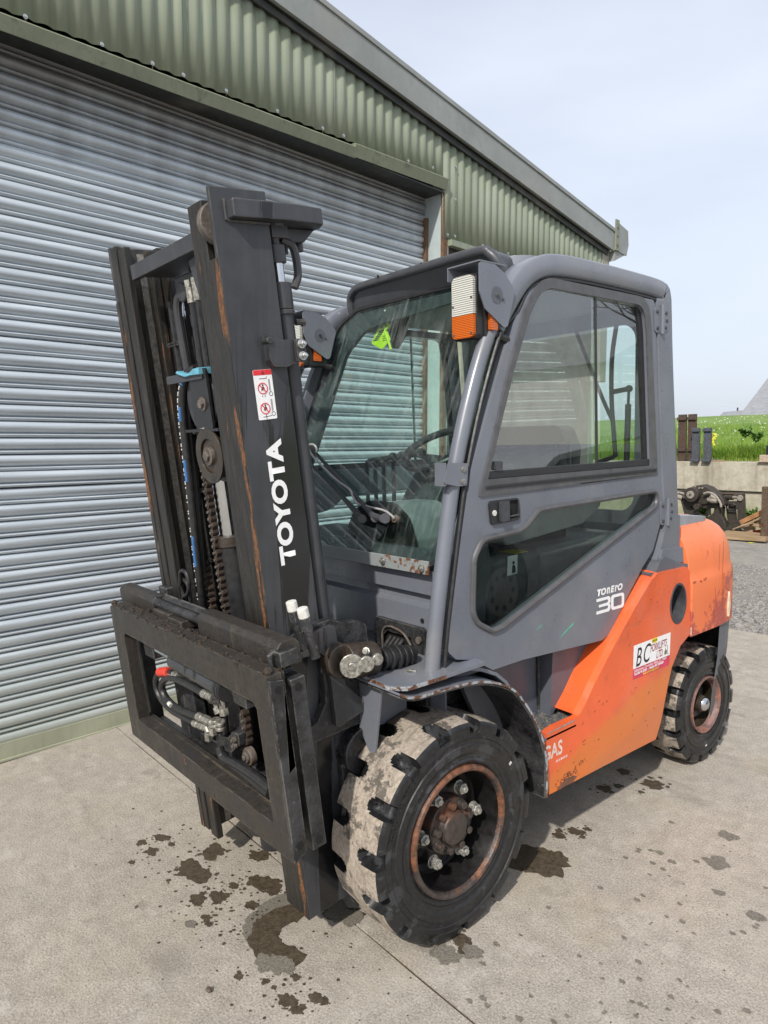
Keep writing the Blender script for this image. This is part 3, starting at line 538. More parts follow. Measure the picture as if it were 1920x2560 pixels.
# bargeboard, soffit trim, roof, gutter end, corner post
def lineq(s_, dz): return 4.54-.150*s_+dz
def raked(s0, s1, o0, o1, d0, d1, name, mat, bev=.003):
    mb = MB(); mb.add([(o_, s_, lineq(s_, d)) for s_ in (s0, s1) for o_ in (o0, o1) for d in (d0, d1)], [(0, 1, 3, 2), (4, 6, 7, 5), (0, 4, 5, 1), (2, 3, 7, 6), (0, 2, 6, 4), (1, 5, 7, 3)])
    return mb.build(name, mat, wh, bev=bev)
raked(-6, 5.80, .236, .262, -.185, -.005, 'barge_board', M['fascia'])
raked(-6, 5.72, .20, .2355, -.185, -.178, 'soffit_trim', M['dark_fl']); raked(-6, 5.70, .2045, .222, -.235, -.191, 'rake_angle', M['dark_fl'])
raked(-6, 5.80, -8, .272, -.0045, .03, 'roof_edge', M['fascia'])
MB().box(.10, .205, 5.62, 5.76, 2.2, 3.60).build('corner_post', M['post'], wh, bev=.004)
MB().box(-7, .10, 5.60, 5.74, 0, 3.6).build('side_wall', M['clad'], wh, smooth=False)
g = MB().plate([[(5.81, 3.78), (6.02, 3.74), (6.04, 3.60), (6.0, 3.49), (5.84, 3.50), (5.81, 3.55)]], .255, .268, lambda u, v, w_: (w_, u, v)).build('gutter_end', M['fascia'], wh, bev=.002)
MB().box(-7, .262, 5.83, 5.99, 3.50, 3.515).box(-7, .262, 5.99, 6.01, 3.515, 3.68).build('gutter', M['fascia'], wh, smooth=False)
MB().box(.2625, .278, 5.74, 5.812, 3.50, 3.80).build('gutter_bracket', M['flash'], wh, bev=.003)
MB().plate([[(5.76, 3.50), (5.98, 3.495), (5.76, 3.40)]], .10, .26, lambda u, v, w_: (w_, u, v)).build('eave_return', M['fascia'], wh, smooth=False)
for z in (3.72, 3.64, 3.55): MB().cyl((.278, 5.775, z), (.284, 5.775, z), .011, 8).build('bolt', M['dirtybolt'], wh)
# ================================================================== RETAINING WALL AND BANK
YW = 10.2
rw = emp('retaining_wall', (-3, YW, 0), 'stained concrete retaining wall holding up the grass bank', 'wall')
MB(lambda p: Vector(p)-Vector((-3, YW, 0))).box(-40, 14, YW+.05, YW+.3, -.06, .55).build('lower_course', M['retain'], rw, smooth=False)
for i in range(12):
    x0 = -34.0+i*4.0+.9
    MB(lambda p: Vector(p)-Vector((-3, YW, 0))).box(x0, x0+3.985, YW, YW+.3, .565, 1.035).build('panel', M['retain'], rw, bev=.008)
# grass: curved blades in tufts across the visible bank
def blades(name, n, xf, yf, hmin, hmax, wd, zf, lab, cat, mat, seed=1, lean=.5):
    mb = MB(); R = random.Random(seed)
    for k in range(n):
        x = xf(R); y = yf(R); z = zf(x, y); h = R.uniform(hmin, hmax); a = R.uniform(0, 2*pi); l = R.uniform(.1, lean)*h; ww = wd*R.uniform(.6, 1.4)
        dx, dy = cos(a), sin(a); px_, py_ = -dy*ww, dx*ww
        mb.add([(x-px_, y-py_, z), (x+px_, y+py_, z), (x+px_*.7+dx*l*.4, y+py_*.7+dy*l*.4, z+h*.6), (x-px_*.7+dx*l*.4, y-py_*.7+dy*l*.4, z+h*.6), (x+dx*l, y+dy*l, z+h*.98)], [(0, 1, 2, 3), (3, 2, 4)])
    o = mb.build(name, mat, noclean=True, smooth=False); tag(o, lab, cat, kind='stuff'); return o
bz = lambda x, y: bank_h(y)-.01
blades('grass', 30000, lambda R: R.uniform(-9, 1), lambda R: 10.36+R.random()**2.0*9, .05, .16, .0045, bz, 'green grass growing on the bank above the concrete wall', 'grass', M['blade'], 1)
blades('long_grass', 7000, lambda R: R.gauss(-2.8, 2.2), lambda R: 10.75+abs(R.gauss(0, .5)), .15, .34, .008, bz, 'taller rank grass in a band near the top of the wall', 'grass', M['blade'], 2, .9)
blades('dry_grass', 3500, lambda R: R.uniform(-7, 0), lambda R: 10.33+abs(R.gauss(0, .16)), .04, .14, .005, bz, 'straw coloured dry grass along the lip of the wall', 'grass', simple('dry_grass_blade', (.34, .28, .12), .9, 0, .4, 9), 4, 1.2)
mb = MB(); R = random.Random(9)
for k in range(420):
    x = R.uniform(-9, 0); y = 11+R.random()**.7*14; z = bz(x, y)+R.uniform(.05, .12); mb.sphere((x, y, z), R.uniform(.012, .026), 6, 0, (1, 1, .5))
tag(mb.build('daisies', M['white_fl'], noclean=True), 'tiny white flowers scattered over the grass bank', 'flowers', kind='stuff')
mb = MB()
for k in range(14): 
    q = ax(R.uniform(1776, 1790), R.uniform(1085, 1112), 1, 10.7); mb.sphere(q, .022, 6)
tag(mb.build('yellow_flowers', M['yellow_fl'], noclean=True), 'clump of small yellow flowers beside the grey forks', 'flowers', kind='stuff')
def leafy(name, base, n, h, mat, lab, cat, seed):
    R = random.Random(seed); b = emp(name, base, lab, cat); mb = MB(); st = MB()
    for k in range(n):
        a = R.uniform(0, 2*pi); l = h*R.uniform(.5, 1); t = Vector((cos(a)*l*.7, sin(a)*l*.7, l*R.uniform(.5, 1))); st.tube([(0, 0, 0), t*.5, t], .004, 5)
        for j in range(7):
            c = t*R.uniform(.3, 1); d = Vector((R.gauss(0, 1), R.gauss(0, 1), R.gauss(.2, .5))).normalized(); s_ = d.cross(Vector((0, 0, 1))).normalized()*.022; L_ = d*R.uniform(.05, .09)
            mb.add([c, c+L_*.5+s_, c+L_, c+L_*.5-s_], [(0, 1, 2, 3)])
    mb.build('leaves', mat, b, noclean=True, smooth=False); st.build('stem', mat, b, noclean=True); return b
leafy('dock_plant', ax(1893, 1100, 1, 10.9), 40, .15, M['weed'], 'dark green leafy weed clump in the long grass of the bank', 'plant', 3)
leafy('dock_plant', ax(1864, 1092, 1, 10.8), 36, .16, M['weed'], 'smaller bright leafy weed left of the dark clump on the bank', 'plant', 4)
leafy('wall_weed', (ax(1874, 1298, 1, 10.1)), 30, .20, M['weed'], 'green weed growing at the foot of the concrete wall', 'plant', 8)
leafy('wall_weed', (ax(1745, 1290, 1, 10.1)), 60, .24, M['weed'], 'green weeds seen through the black attachment at the wall foot', 'plant', 12)
# house on the rise: hipped slate roofs
hs = emp('house', (-14, 62, 2.5), 'distant house with a steep grey slate roof rising over the grass', 'house')
def hp(u, v, Y): return ax(u, v, 1, Y)-Vector((-14, 62, 2.5))
a, b_, c_ = hp(1843, 1025, 60), hp(1927, 939, 66), hp(1990, 939, 66)
mb = MB(); e0 = hp(1830, 1043, 57); e1 = hp(2060, 1030, 57); r0 = hp(1925, 938, 67); r1 = hp(2040, 930, 67); bk0 = e0+Vector((-1, 22, 0)); bk1 = e1+Vector((0, 22, 0))
e0 = hp(1845, 1043, 57)
mb.add([e0, e1, r1, r0, bk0, bk1], [(0, 1, 2, 3), (0, 3, 4), (4, 3, 2, 5), (1, 5, 2)]); mb.build('main_roof', M['slate'], hs, smooth=False)
mb = MB(); f0 = hp(1792, 1047, 57.5); f1 = hp(1870, 1044, 57.5); g0 = hp(1808, 1030, 60); g1 = hp(1870, 1025, 60)
mb.add([f0, f1, g1, g0, f0+Vector((.5, 9, 0)), f1+Vector((0, 9, 0))], [(0, 1, 2, 3), (0, 3, 4), (4, 3, 2, 5)]); mb.build('wing_roof', M['slate'], hs, smooth=False)
MB().box(e0.x+.6, e1.x, e0.y+.5, e0.y+18, e0.z-3, e0.z-.05).build('house_wall', M['render'], hs, smooth=False)
cc = hp(1844, 1022, 60); MB().cyl((cc.x, cc.y, cc.z-.5), (cc.x, cc.y, cc.z+.1), .07, 8).build('vent_pipe', M['dark_fl'], hs, smooth=False)
# power lines, very faint
for i, v in enumerate((1003, 1008, 1012)):
    a = ax(1660, v, 1, 160); b_ = ax(1835, v+1, 1, 160); a -= (b_-a)*.5; mid = (a+b_)/2-Vector((0, 0, .4))
    o = MB().tube([a, mid, b_+(b_-a)*.4], .035, 5).build('power_line', simple('line_grey', (.55, .60, .66), .6)) if i == 0 else None
    if o is None: o = MB().tube([a, mid, b_+(b_-a)*.4], .03, 5).build('power_line', bpy.data.materials['line_grey'])
    tag(o, ['uppermost', 'middle', 'lowest'][i]+' of the three faint overhead wires against the sky', 'power line', 'overhead wires')
# fork blades standing on the wall top
def fork(name, c0, w_, h_, y, mat, lab, hooks, grp):
    x0 = c0.x; z0 = 1.036; e = emp(name, (x0, y, z0), lab, 'fork', grp)
    MB().box(-w_/2, w_/2, -.02, .02, 0.0, h_).build('shank', M[mat], e, bev=.006)
    MB().box(-w_/2, w_/2, .0205, .26, .0, .035).build('blade', M[mat], e, bev=.006)
    for (hz, hh, dd) in hooks:
        MB().box(-w_/2-.004, w_/2+.004, -.055-dd, -.0205, hz, hz+hh).build('hook', M[mat], e, bev=.006)
YF = 10.24
for (u, v, wd, ht, nm, lab, mt, hk) in (
    (1705, 1150, .145, .80, 'fork', 'brown rusty fork, left of the tall pair standing on the wall', 'rust_brown', [(.70, .055, 0), (.17, .05, 0)]),
    (1729.5, 1151, .145, .80, 'fork', 'brown rusty fork, right of the tall pair behind the grey forks', 'rust_brown', [(.70, .055, 0), (.17, .05, 0)])):
    q = ax(u, v, 1, YF+.08); fork(nm, q, wd, ht, YF+.08, mt, lab, hk, 'spare forks standing on the wall')
for (u, v, lab) in ((1737, 1150, 'shorter slate grey fork in front of the tall brown pair'), (1765.5, 1151, 'shorter slate grey fork nearest the yellow flowers')):
    q = ax(u, v, 1, YF-.08); fork('fork', q, .13, .565, YF-.045, 'slate_steel', lab, [(.50, .045, 0), (.0, .045, .02)], 'spare forks standing on the wall')
q = ax(1790, 1150, 1, YF); MBo = MB().box(-.36, .12, -.03, .03, 0, .028).build('batten', M['timber'], bev=.003); MBo.location = (q.x, YF+.0, 1.036); tag(MBo, 'thin wooden batten lying on the wall beside the grey forks', 'plank')
q = ax(1913, 1140, 1, YF-.05); e = MB().box(-.075, .2, -.08, .08, 0, .10).box(-.1, .2, -.1, .1, -.012, 0).build('block', simple('pale_block', (.42, .33, .25), .8), bev=.004); e.location = (q.x, YF, 1.05); tag(e, 'pale brown block on the wall top at the right edge of the picture', 'block')
e = MB().box(-.03, .2, -.07, .07, .0, .15).build('black_box', M['plastic'], bev=.01); e.location = (q.x+.04, YF+.01, 1.152); tag(e, 'black box resting on the pale block at the right edge', 'box')
# dark fork-lift attachment (rotator clamp) leaning at the wall foot
AT = emp('rotator_attachment', (ax(1790, 1340, 1, 9.55)), 'greasy black forklift rotator clamp standing in front of the concrete wall', 'forklift attachment')
A0 = AT.location.copy(); YA = 9.55
PA = lambda pts: [(lambda q: (q.x-A0.x, q.z-A0.z))(ax(1680+a/6.9125, 1180+b/6.9125, 1, YA)) for a, b in pts]
pm = lambda u, v, w_: (u, w_, v)
MB().plate([PA([(120, 345), (330, 270), (440, 230), (560, 215), (680, 255), (790, 340), (880, 400), (940, 480), (955, 570), (900, 590), (860, 520), (560, 560), (300, 480), (180, 400)])], -.10, .10, pm).build('arched_housing', M['attach'], AT, bev=.02)
MB().plate([PA([(310, 500), (740, 500), (900, 600), (890, 760), (950, 880), (965, 990), (600, 990), (560, 840), (740, 700), (755, 620), (620, 630), (430, 600), (300, 580)])], -.06, .06, pm).build('column_bracket', M['attach'], AT, bev=.015)
MB().plate([PA([(120, 420), (300, 380), (310, 560), (420, 680), (560, 800), (250, 800), (200, 600), (170, 470)])], -.05, .07, pm).build('left_arm', M['attach'], AT, bev=.012)
def cen(a, b): q = ax(1680+a/6.9125, 1180+b/6.9125, 1, YA); return Vector((q.x-A0.x, 0, q.z-A0.z))
c = cen(440, 375); MB().cyl(c+Vector((0, -.22, 0)), c+Vector((0, -.08, 0)), .115, 22).build('motor', M['attach'], AT, bev=.008); MB().cyl(c+Vector((0, -.245, 0)), c+Vector((0, -.22, 0)), .062, 20).build('motor_cap', M['attach_lt'], AT, bev=.004)
MB().cyl(c+Vector((0, -.25, 0)), c+Vector((0, -.245, 0)), .014, 10).build('plug', M['hole'], AT)
c = cen(510, 585); MB().cyl(c+Vector((0, -.18, 0)), c+Vector((0, -.05, 0)), .05, 16).build('valve', M['attach'], AT, bev=.006)
for pts in ([(730, 470), (780, 400), (830, 440), (850, 490)], [(700, 460), (790, 480), (860, 490)]): MB().tube([cen(a, b)+Vector((0, -.16, 0)) for a, b in pts], [.03, .045, .035, .03][:len(pts)], 10).build('hose_fitting', M['attach_lt'], AT)
MB().tube(smoothpath([cen(a, b)+Vector((0, -.17, 0)) for a, b in ((640, 360), (720, 340), (820, 380), (890, 460), (930, 540), (935, 590))]), .018, 8).build('steel_pipe', M['attach_lt'], AT)
MB().tube(smoothpath([cen(a, b)+Vector((0, -.12, 0)) for a, b in ((480, 640), (500, 670), (490, 700), (440, 705))]), .011, 8).build('hose', M['hose'], AT); MB().tube([cen(650, 560)+Vector((0, -.02, 0)), cen(650, 740)+Vector((0, -.02, 0))], .028, 8).build('hanging_hose', M['hose'], AT)
MB().tube(smoothpath([cen(a, b)+Vector((0, -.15, 0)) for a, b in ((130, 370), (220, 350), (300, 380), (295, 440))]), .02, 8).build('bent_bracket', M['attach_lt'], AT); MB().tube([cen(120, 400)+Vector((0, -.12, 0)), cen(170, 410)+Vector((0, -.14, 0)), cen(240, 440)+Vector((0, -.12, 0))], .045, 10).build('casting', M['attach_lt'], AT)
for a, b in ((335, 275), (400, 255), (455, 240), (530, 262), (580, 262)): c = cen(a, b+6); MB().cyl(c+Vector((0, -.115, 0)), c+Vector((0, -.1, 0)), .016, 8).build('bolt', M['attach_lt'], AT)
# frame at its right
FR = emp('attachment_frame', A0, 'black rectangular lifting frame with a cylinder, right of the rotator clamp', 'forklift attachment')
f2 = lambda pts, w0, w1, nm, mt='attach', bv=.008: MB().plate([PA(pts)], w0, w1, pm).build(nm, M[mt], FR, bev=bv)
f2([(850, 365), (1190, 370), (1190, 395), (850, 388)], .0, .12, 'top_rail', 'rust_brown'); f2([(1120, 380), (1210, 380), (1230, 900), (1130, 910)], .0, .12, 'side_rail'); f2([(940, 820), (1190, 830), (1190, 910), (960, 900)], .02, .10, 'bottom_rail'); f2([(950, 510), (1120, 510), (1120, 600), (950, 610)], .02, .10, 'middle_rail'); f2([(900, 560), (1060, 560), (1080, 830), (930, 820)], .04, .10, 'web_plate')
MB().cyl(cen(900, 430)+Vector((0, .05, 0)), cen(1030, 435)+Vector((0, .05, 0)), .05, 16).build('cylinder_barrel', M['attach'], FR); MB().cyl(cen(1030, 435)+Vector((0, .05, 0)), cen(1130, 438)+Vector((0, .05, 0)), .032, 12).build('rod', M['attach_lt'], FR)
c = cen(1185, 448); MB().cyl(c+Vector((0, -.03, 0)), c+Vector((0, .0, 0)), .045, 16).build('pin', M['attach_lt'], FR, bev=.004)
c = cen(1055, 605); MB().tube([c+Vector((.07*cos(t), -.02+.01*sin(3*t), .05*sin(t))) for t in [i*2*pi/20 for i in range(41)]], .011, 7).build('coiled_hose', M['hose'], FR)
f2([(960, 960), (1150, 900), (1230, 900), (1040, 1010), (960, 1010)], -.1, .1, 'foot')
# timbers
def plank(a, b, wd, th, Y, lab, mat='timber', Y2=None, name='plank'):
    p = ax(1680+a[0]/6.9125, 1180+a[1]/6.9125, 1, Y); q = ax(1680+b[0]/6.9125, 1180+b[1]/6.9125, 1, Y2 or Y); c = (p+q)/2; d = (q-p); L_ = d.length/2
    o = MB().obox((0, 0, 0), d, Vector((0, 1, 0)), d.cross(Vector((0, 1, 0))), L_, wd, th).build(name, M[mat], bev=.003); o.location = c; return tag(o, lab, 'plank')
plank((930, 1050), (1640, 1105), .05, .032, 9.15, 'upper of two long timbers lying in front of the junk'); plank((930, 1118), (1640, 1160), .05, .032, 9.0, 'lower long timber lying on the edge of the dirt road')
plank((1225, 865), (1640, 665), .10, .033, 9.5, 'orange brown board propped up beside the black frame', 'timber_or')
plank((1060, 990), (1560, 790), .03, .012, 9.35, 'thin weathered lath leaning low across the pallet'); plank((1340, 890), (1700, 985), .035, .016, 9.3, 'broken pallet slat sloping down to the steel post'); plank((1440, 850), (1700, 880), .08, .03, 9.45, 'short grey board on the pallet behind the steel post'); plank((1200, 930), (1400, 870), .03, .015, 9.25, 'short splintered slat on top of the pallet block')
q = ax(1680+1345/6.9, 1180+975/6.9, 1, 9.4); e = MB().box(-.06, .06, -.06, .06, -.07, .06).build('pallet_block', M['timber'], bev=.004); e.location = q; tag(e, 'square wooden pallet block under the broken slats', 'block')
q = ax(1680+1600/6.9, 1180+1180/6.9, 1, 9.1); e = MB().box(-.045, .045, -.045, .045, -.02, .86).box(-.045, .3, -.04, .04, .80, .862).build('steel_post', M['steel_post'], bev=.006); e.location = (q.x, 9.1, .0); e.scale = (1, 1, .86); tag(e, 'rusty brown square steel post at the right edge', 'post')
q = ax(1904, 1332, 1, 9.4); e = MB().tube([(-.12, 0, 0), (0, .02, .03), (.12, 0, .01), (.3, -.02, .03)], .022, 8).build('red_strap', M['red_pl']); e.location = q; tag(e, 'bit of bright red plastic strap behind the steel post', 'strap')
mk = MB(); n = blob(.035, 10, 3); mk.plate([n], 0, .004, lambda u, v, w_: (u, v*.8, w_+.2*u*u)).build('yellow_leaf', M['leaf_y']); e = bpy.data.objects['yellow_leaf']; e.location = ax(1877, 1357, 2, -.055); tag(e, 'single yellow leaf lying on the dirt road', 'leaf')
mb = MB(); R = random.Random(21)
for k in range(500):
    x = R.uniform(-4, -1.2); y = R.uniform(9.15, 10.1); s_ = R.uniform(.015, .05); mb.sphere((x, y, -.06+s_*.3), s_, 6, 0, (R.uniform(.7, 1.6), 1, .6))
tag(mb.build('rubble', M['dirtybolt'], noclean=True), 'heap of brown rubble and soil under the timbers', 'rubble', kind='stuff')

# ================================================================== THINGS MIRRORED IN THE CAB GLASS (right of the frame)
sd_ = emp('pale_shed', (14, 16, 0), 'pale rendered shed standing across the yard to the right of the forklift', 'building'); SB = lambda: MB(lambda p: Vector(p))
SB().box(-5, 7, -2, 4, -.06, 3.3).build('wall', M['render'], sd_, smooth=False)
SB().add([(-5.3, -2.3, 3.25), (7.3, -2.3, 3.25), (7.3, 1, 4.5), (-5.3, 1, 4.5), (-5.3, 4.3, 3.25), (7.3, 4.3, 3.25)], [(0, 1, 2, 3), (3, 2, 5, 4), (0, 3, 4), (1, 5, 2)]).build('roof', M['slate'], sd_, smooth=False)
SB().box(-1.2, 1.4, -2.04, -2.003, 0, 2.6).build('door', M['fascia'], sd_, smooth=False)
bt_ = emp('bare_tree', (9.0, 19, 0), 'leafless spring tree beside the pale shed', 'tree'); trk_ = MB(); twg = MB(); Rt = random.Random(4)
def branch(p, d, r, L_, k):
    q = p+d*L_; (trk_ if k < 2 else twg).tube([p, (p+q)/2+Vector((Rt.gauss(0, .04), Rt.gauss(0, .04), 0))*L_, q], [r, r*.85, r*.65], 6 if k < 2 else 4, cap=False)
    if k >= 6: return
    for i in range(3 if k else 4):
        dd = (d+Vector((Rt.gauss(0, .5), Rt.gauss(0, .5), Rt.gauss(.12, .3)))).normalized(); branch(q, dd, r*.6, L_*Rt.uniform(.62, .85), k+1)
branch(Vector((0, 0, -.1)), Vector((0, 0, 1)), .20, 2.3, 0)
trk_.build('trunk', M['old_bark'], bt_, noclean=True); twg.build('branches', M['old_bark'], bt_, noclean=True)
# parked car, nose towards the photographer
cr = emp('parked_car', (2.72, 2.0, 0), 'silver hatchback parked alongside the forklift, outside the right edge of the picture', 'car')
Yc = lambda u, v, w_: (w_, u, v)
side = fil([(0.02, .30, .1), (0, .62, .1), (.12, .80, .2), (.95, .96, .3), (1.55, 1.38, .4), (2.3, 1.46, .5), (3.35, 1.42, .3), (3.85, 1.0, .15), (3.95, .75, .1), (3.93, .30, .1), (3.5, .20), (.4, .20)], .05, 6)
arch = [fil(circ(.80, .33, .35, 24), 0), fil(circ(3.18, .33, .35, 24), 0)]
MB().plate([side], .02, 1.66, Yc).build('body', M['car_paint'], cr, bev=.10)
MB().plate([fil([(1.12, .97), (1.62, 1.34), (2.3, 1.39), (3.2, 1.35), (3.5, 1.02)], .06)], .008, .019, Yc).build('side_window', M['plastic'], cr, bev=.002)
for y_ in (.80, 3.18):
    MB().plate([circ(y_, .345, .37, 28)], .004, .0195, Yc).build('wheel_arch', M['hole'], cr)
    w_ = MB().cyl((-.02, y_, .31), (.15, y_, .31), .31, 32).build('wheel', M['tyre'], cr, bev=.02); MB().cyl((-.03, y_, .31), (-.021, y_, .31), .20, 28).cyl((-.034, y_, .31), (-.03, y_, .31), .07, 16).build('hubcap', M['zincf'], w_, bev=.002)
    for k in range(9): a = 2*pi*k/9; MB().cyl((-.0315, y_+.135*cos(a), .31+.135*sin(a)), (-.0302, y_+.135*cos(a), .31+.135*sin(a)), .024, 10).build('hubcap_slot', M['hole'], w_)
# ================================================================== FORKLIFT
FL = emp('forklift', (0, 0, 0), 'grey and orange diesel forklift with enclosed cab parked in front of the roller shutter', 'forklift')
def part(name, mb, mat, parent=None, bev=0, **k): return mb.build(name, mat, parent or FL, bev=bev, **k)
# ---------------- mast frame of reference (tilted forward six degrees)
MO = Vector((0, -.4073, .1179)); tl = atan2(.2187, 2.091); MD = Vector((0, cos(tl), sin(tl))); MH = Vector((0, -sin(tl), cos(tl)))
def mt(p): return MO+Vector((p[0], 0, 0))+MD*p[1]+MH*p[2]
def MM(): return MB(mt)
def tx(p): return lambda q: p(q)
part('mast_cross_bars', MM().box(-.30, .30, .135, .16, .25, .36).box(-.30, .30, .14, .165, 1.05, 1.13), M['mast'], bev=.004)
mast = FL
XO = .3635
for sg in (1, -1):
    # outer channel: web + two flanges (C opening inwards), cut away for the roller at the top
    f = lambda a: sg*a
    def bx(mb, x0, x1, d0, d1, h0, h1): mb.box(min(f(x0), f(x1)), max(f(x0), f(x1)), d0, d1, h0, h1)
    ch = MM(); bx(ch, XO-.014, XO, 0.0, .168, 0, 2.102)
    c_o = part('outer_channel', ch, M['mast'], mast, bev=.0025)
    fr = MM(); bx(fr, XO-.060, XO-.0145, .0005, .024, 0, 1.93 if sg > 0 else 2.098); part('front_flange', fr, M['flange'], c_o, bev=.004)
    fe = MM(); bx(fe, XO-.026, XO-.0005, -.0016, .0003, 0, 1.925); part('flange_edge', fe, M['rustline'], c_o)
    rr = MM(); bx(rr, XO-.055, XO-.0145, .144, .1675, 0, 2.10); part('rear_flange', rr, M['flange'], c_o, bev=.003)
    ic = MM(); bx(ic, .284, .298, .014, .156, .012, 2.086); c_i = part('inner_channel', ic, M['grease'] if sg > 0 else M['grease'], mast, bev=.003)
    ff = MM(); bx(ff, .222 if sg > 0 else .246, .302, .006, .030, -.015, 2.084); part('front_flange', ff, M['flange'], c_i, bev=.004)
    rf = MM(); bx(rf, .228, .2835, .134, .158, .0, 2.084); part('rear_flange', rf, M['flange'], c_i, bev=.004)
    s3 = MM(); bx(s3, .2815, .2838, .062 if sg < 0 else .060, .084, .02, 2.07); part('grease_stripe', s3, M['stripe'], c_i)
    s4 = MM(); bx(s4, .276, .2836, .100, .128, .02, 2.08); part('guide_rib', s4, M['rustedge'], c_i, bev=.003)
    # mast roller at the top
    ro = MM(); ro.cyl((f(.312 if sg > 0 else .315), .035 if sg > 0 else .08, 2.02), (f(.335), .035 if sg > 0 else .08, 2.02), .055, 22); part('mast_roller', ro, M['dirtybolt'], mast, bev=.004)
    ro = MM(); ro.cyl((f(.31), .08, .10), (f(.345), .08, .10), .05, 20); part('mast_roller', ro, M['chain'], mast, bev=.004)
    # weld-on side lug carrying the top tie beam
    # tilt and lift cylinder behind the channel
    cy = MM(); cy.cyl((f(.325), .203, .35), (f(.325), .203, 1.80), .0265, 20); lc = part('lift_cylinder', cy, M['mast_dry'], mast)
    cy = MM(); cy.cyl((f(.325), .203, 1.80), (f(.325), .203, 1.872), .031, 20).cyl((f(.325), .203, 1.785), (f(.325), .203, 1.798), .032, 20); part('gland', cy, M['mast_dry'], lc, bev=.002)
    cy = MM(); cy.cyl((f(.325), .203, 1.872), (f(.325), .203, 1.97), .0165, 16); part('rod', cy, M['chrome'], lc)
    cy = MM(); cy.cyl((f(.325), .203, 1.925), (f(.325), .203, 1.972), .0265, 16).cyl((f(.325), .203, 1.972), (f(.325), .203, 2.02), .014, 12); cy.box(f(.325)-.02, f(.325)+.02, .185, .24, 1.99, 2.045); part('rod_clamp', cy, M['mast_dry'], lc, bev=.003)
    cy = MM(); cy.tube(smoothpath([(f(.325), .225, 1.99), (f(.325), .262, 1.97), (f(.325), .268, 1.90), (f(.325), .250, 1.86)]), .012, 8); part('return_pipe', cy, M['mast_dry'], lc)
    cy = MM(); cy.cyl((f(.325), .24, 1.765), (f(.325), .262, 1.765), .009, 8).cyl((f(.325), .262, 1.765), (f(.325), .268, 1.765), .013, 6); part('bleed_screw', cy, M['mast_dry'], lc)
    if sg > 0:
        # clamp bracket on the channel side with two bolts
        b = MM().plate([fil([(.100, 1.727), (.125, 1.727), (.135, 1.712), (.196, 1.712), (.196, 1.650), (.175, 1.648), (.155, 1.640), (.112, 1.642), (.100, 1.66)], .006)], XO, XO+.026, lambda u, v, w_: (w_, u, v)); br = part('clamp_bracket', b, M['mast'], mast, bev=.003)
        b = MM().plate([fil([(.182, 1.712), (.210, 1.712), (.210, 1.648), (.182, 1.650)], .005)], XO+.0265, XO+.038, lambda u, v, w_: (w_, u, v)); part('clamp_plate', b, M['cblack'], br, bev=.003)
        for h_ in (1.697, 1.665): part('bolt', MM().cyl((XO+.0385, .196, h_), (XO+.044, .196, h_), .0125, 12).cyl((XO+.044, .196, h_), (XO+.056, .196, h_), .0085, 6).cyl((XO+.056, .196, h_), (XO+.062, .196, h_), .005, 8), M['zinc'], br, bev=.001)
        part('bolt', MM().cyl((XO, .104, 1.712), (XO+.032, .104, 1.712), .0095, 10), M['mast'], br, bev=.002)
# top tie beam of the outer mast wraps round the channels; near end tapers
pt = lambda z0, z1: (lambda u, v, w_: (u, v, w_))
tb = MM()
def lug(sg):
    pts = [(sg*(XO+.001), .042), (sg*(XO+.034), .045), (sg*(XO+.034), .24), (sg*(XO+.020), .335), (sg*(XO-.02), .352), (sg*.20, .352), (sg*.20, .30), (sg*(XO-.10), .25), (sg*(XO+.001), .22)]
    tb.plate([pts], 2.022, 2.068, lambda u, v, w_: (u, v, w_))
lug(1); lug(-1); tb.box(-.1995, .1995, .302, .3515, 2.024, 2.066)
part('top_tie_beam', tb, M['mast_dry'], mast, bev=.005)
part('beam_gusset', MM().plate([[(.225, 2.0215), (.34, 2.0215), (.30, 1.985), (.25, 1.985)]], .20, .33, lambda u, v, w_: (w_, u, v)).cyl((.26, .27, 1.965), (.26, .27, 1.99), .017, 8).cyl((.30, .30, 1.965), (.30, .30, 1.99), .013, 8), M['mast_dry'], mast, bev=.003)
part('weld_bead', MM().tube([(XO+.002, .040, h_) for h_ in (2.02, 2.035, 2.05, 2.072)], .0055, 6).tube([(XO+.002, d, 2.0195) for d in (.04, .08, .13, .168)], .005, 6), M['mast_dry'], mast)
# inner mast upper cross member and plate
part('upper_cross_member', MM().box(-.2215, .2215, .008, .030, 1.975, 2.02).box(-.22, .22, .030, .15, 1.985, 1.997), M['mast'], mast, bev=.003)
part('middle_cross_member', MM().box(-.28, .28, .158, .20, 1.30, 1.42).box(-.28, .28, .158, .20, .60, .72), M['mast'], mast, bev=.004)
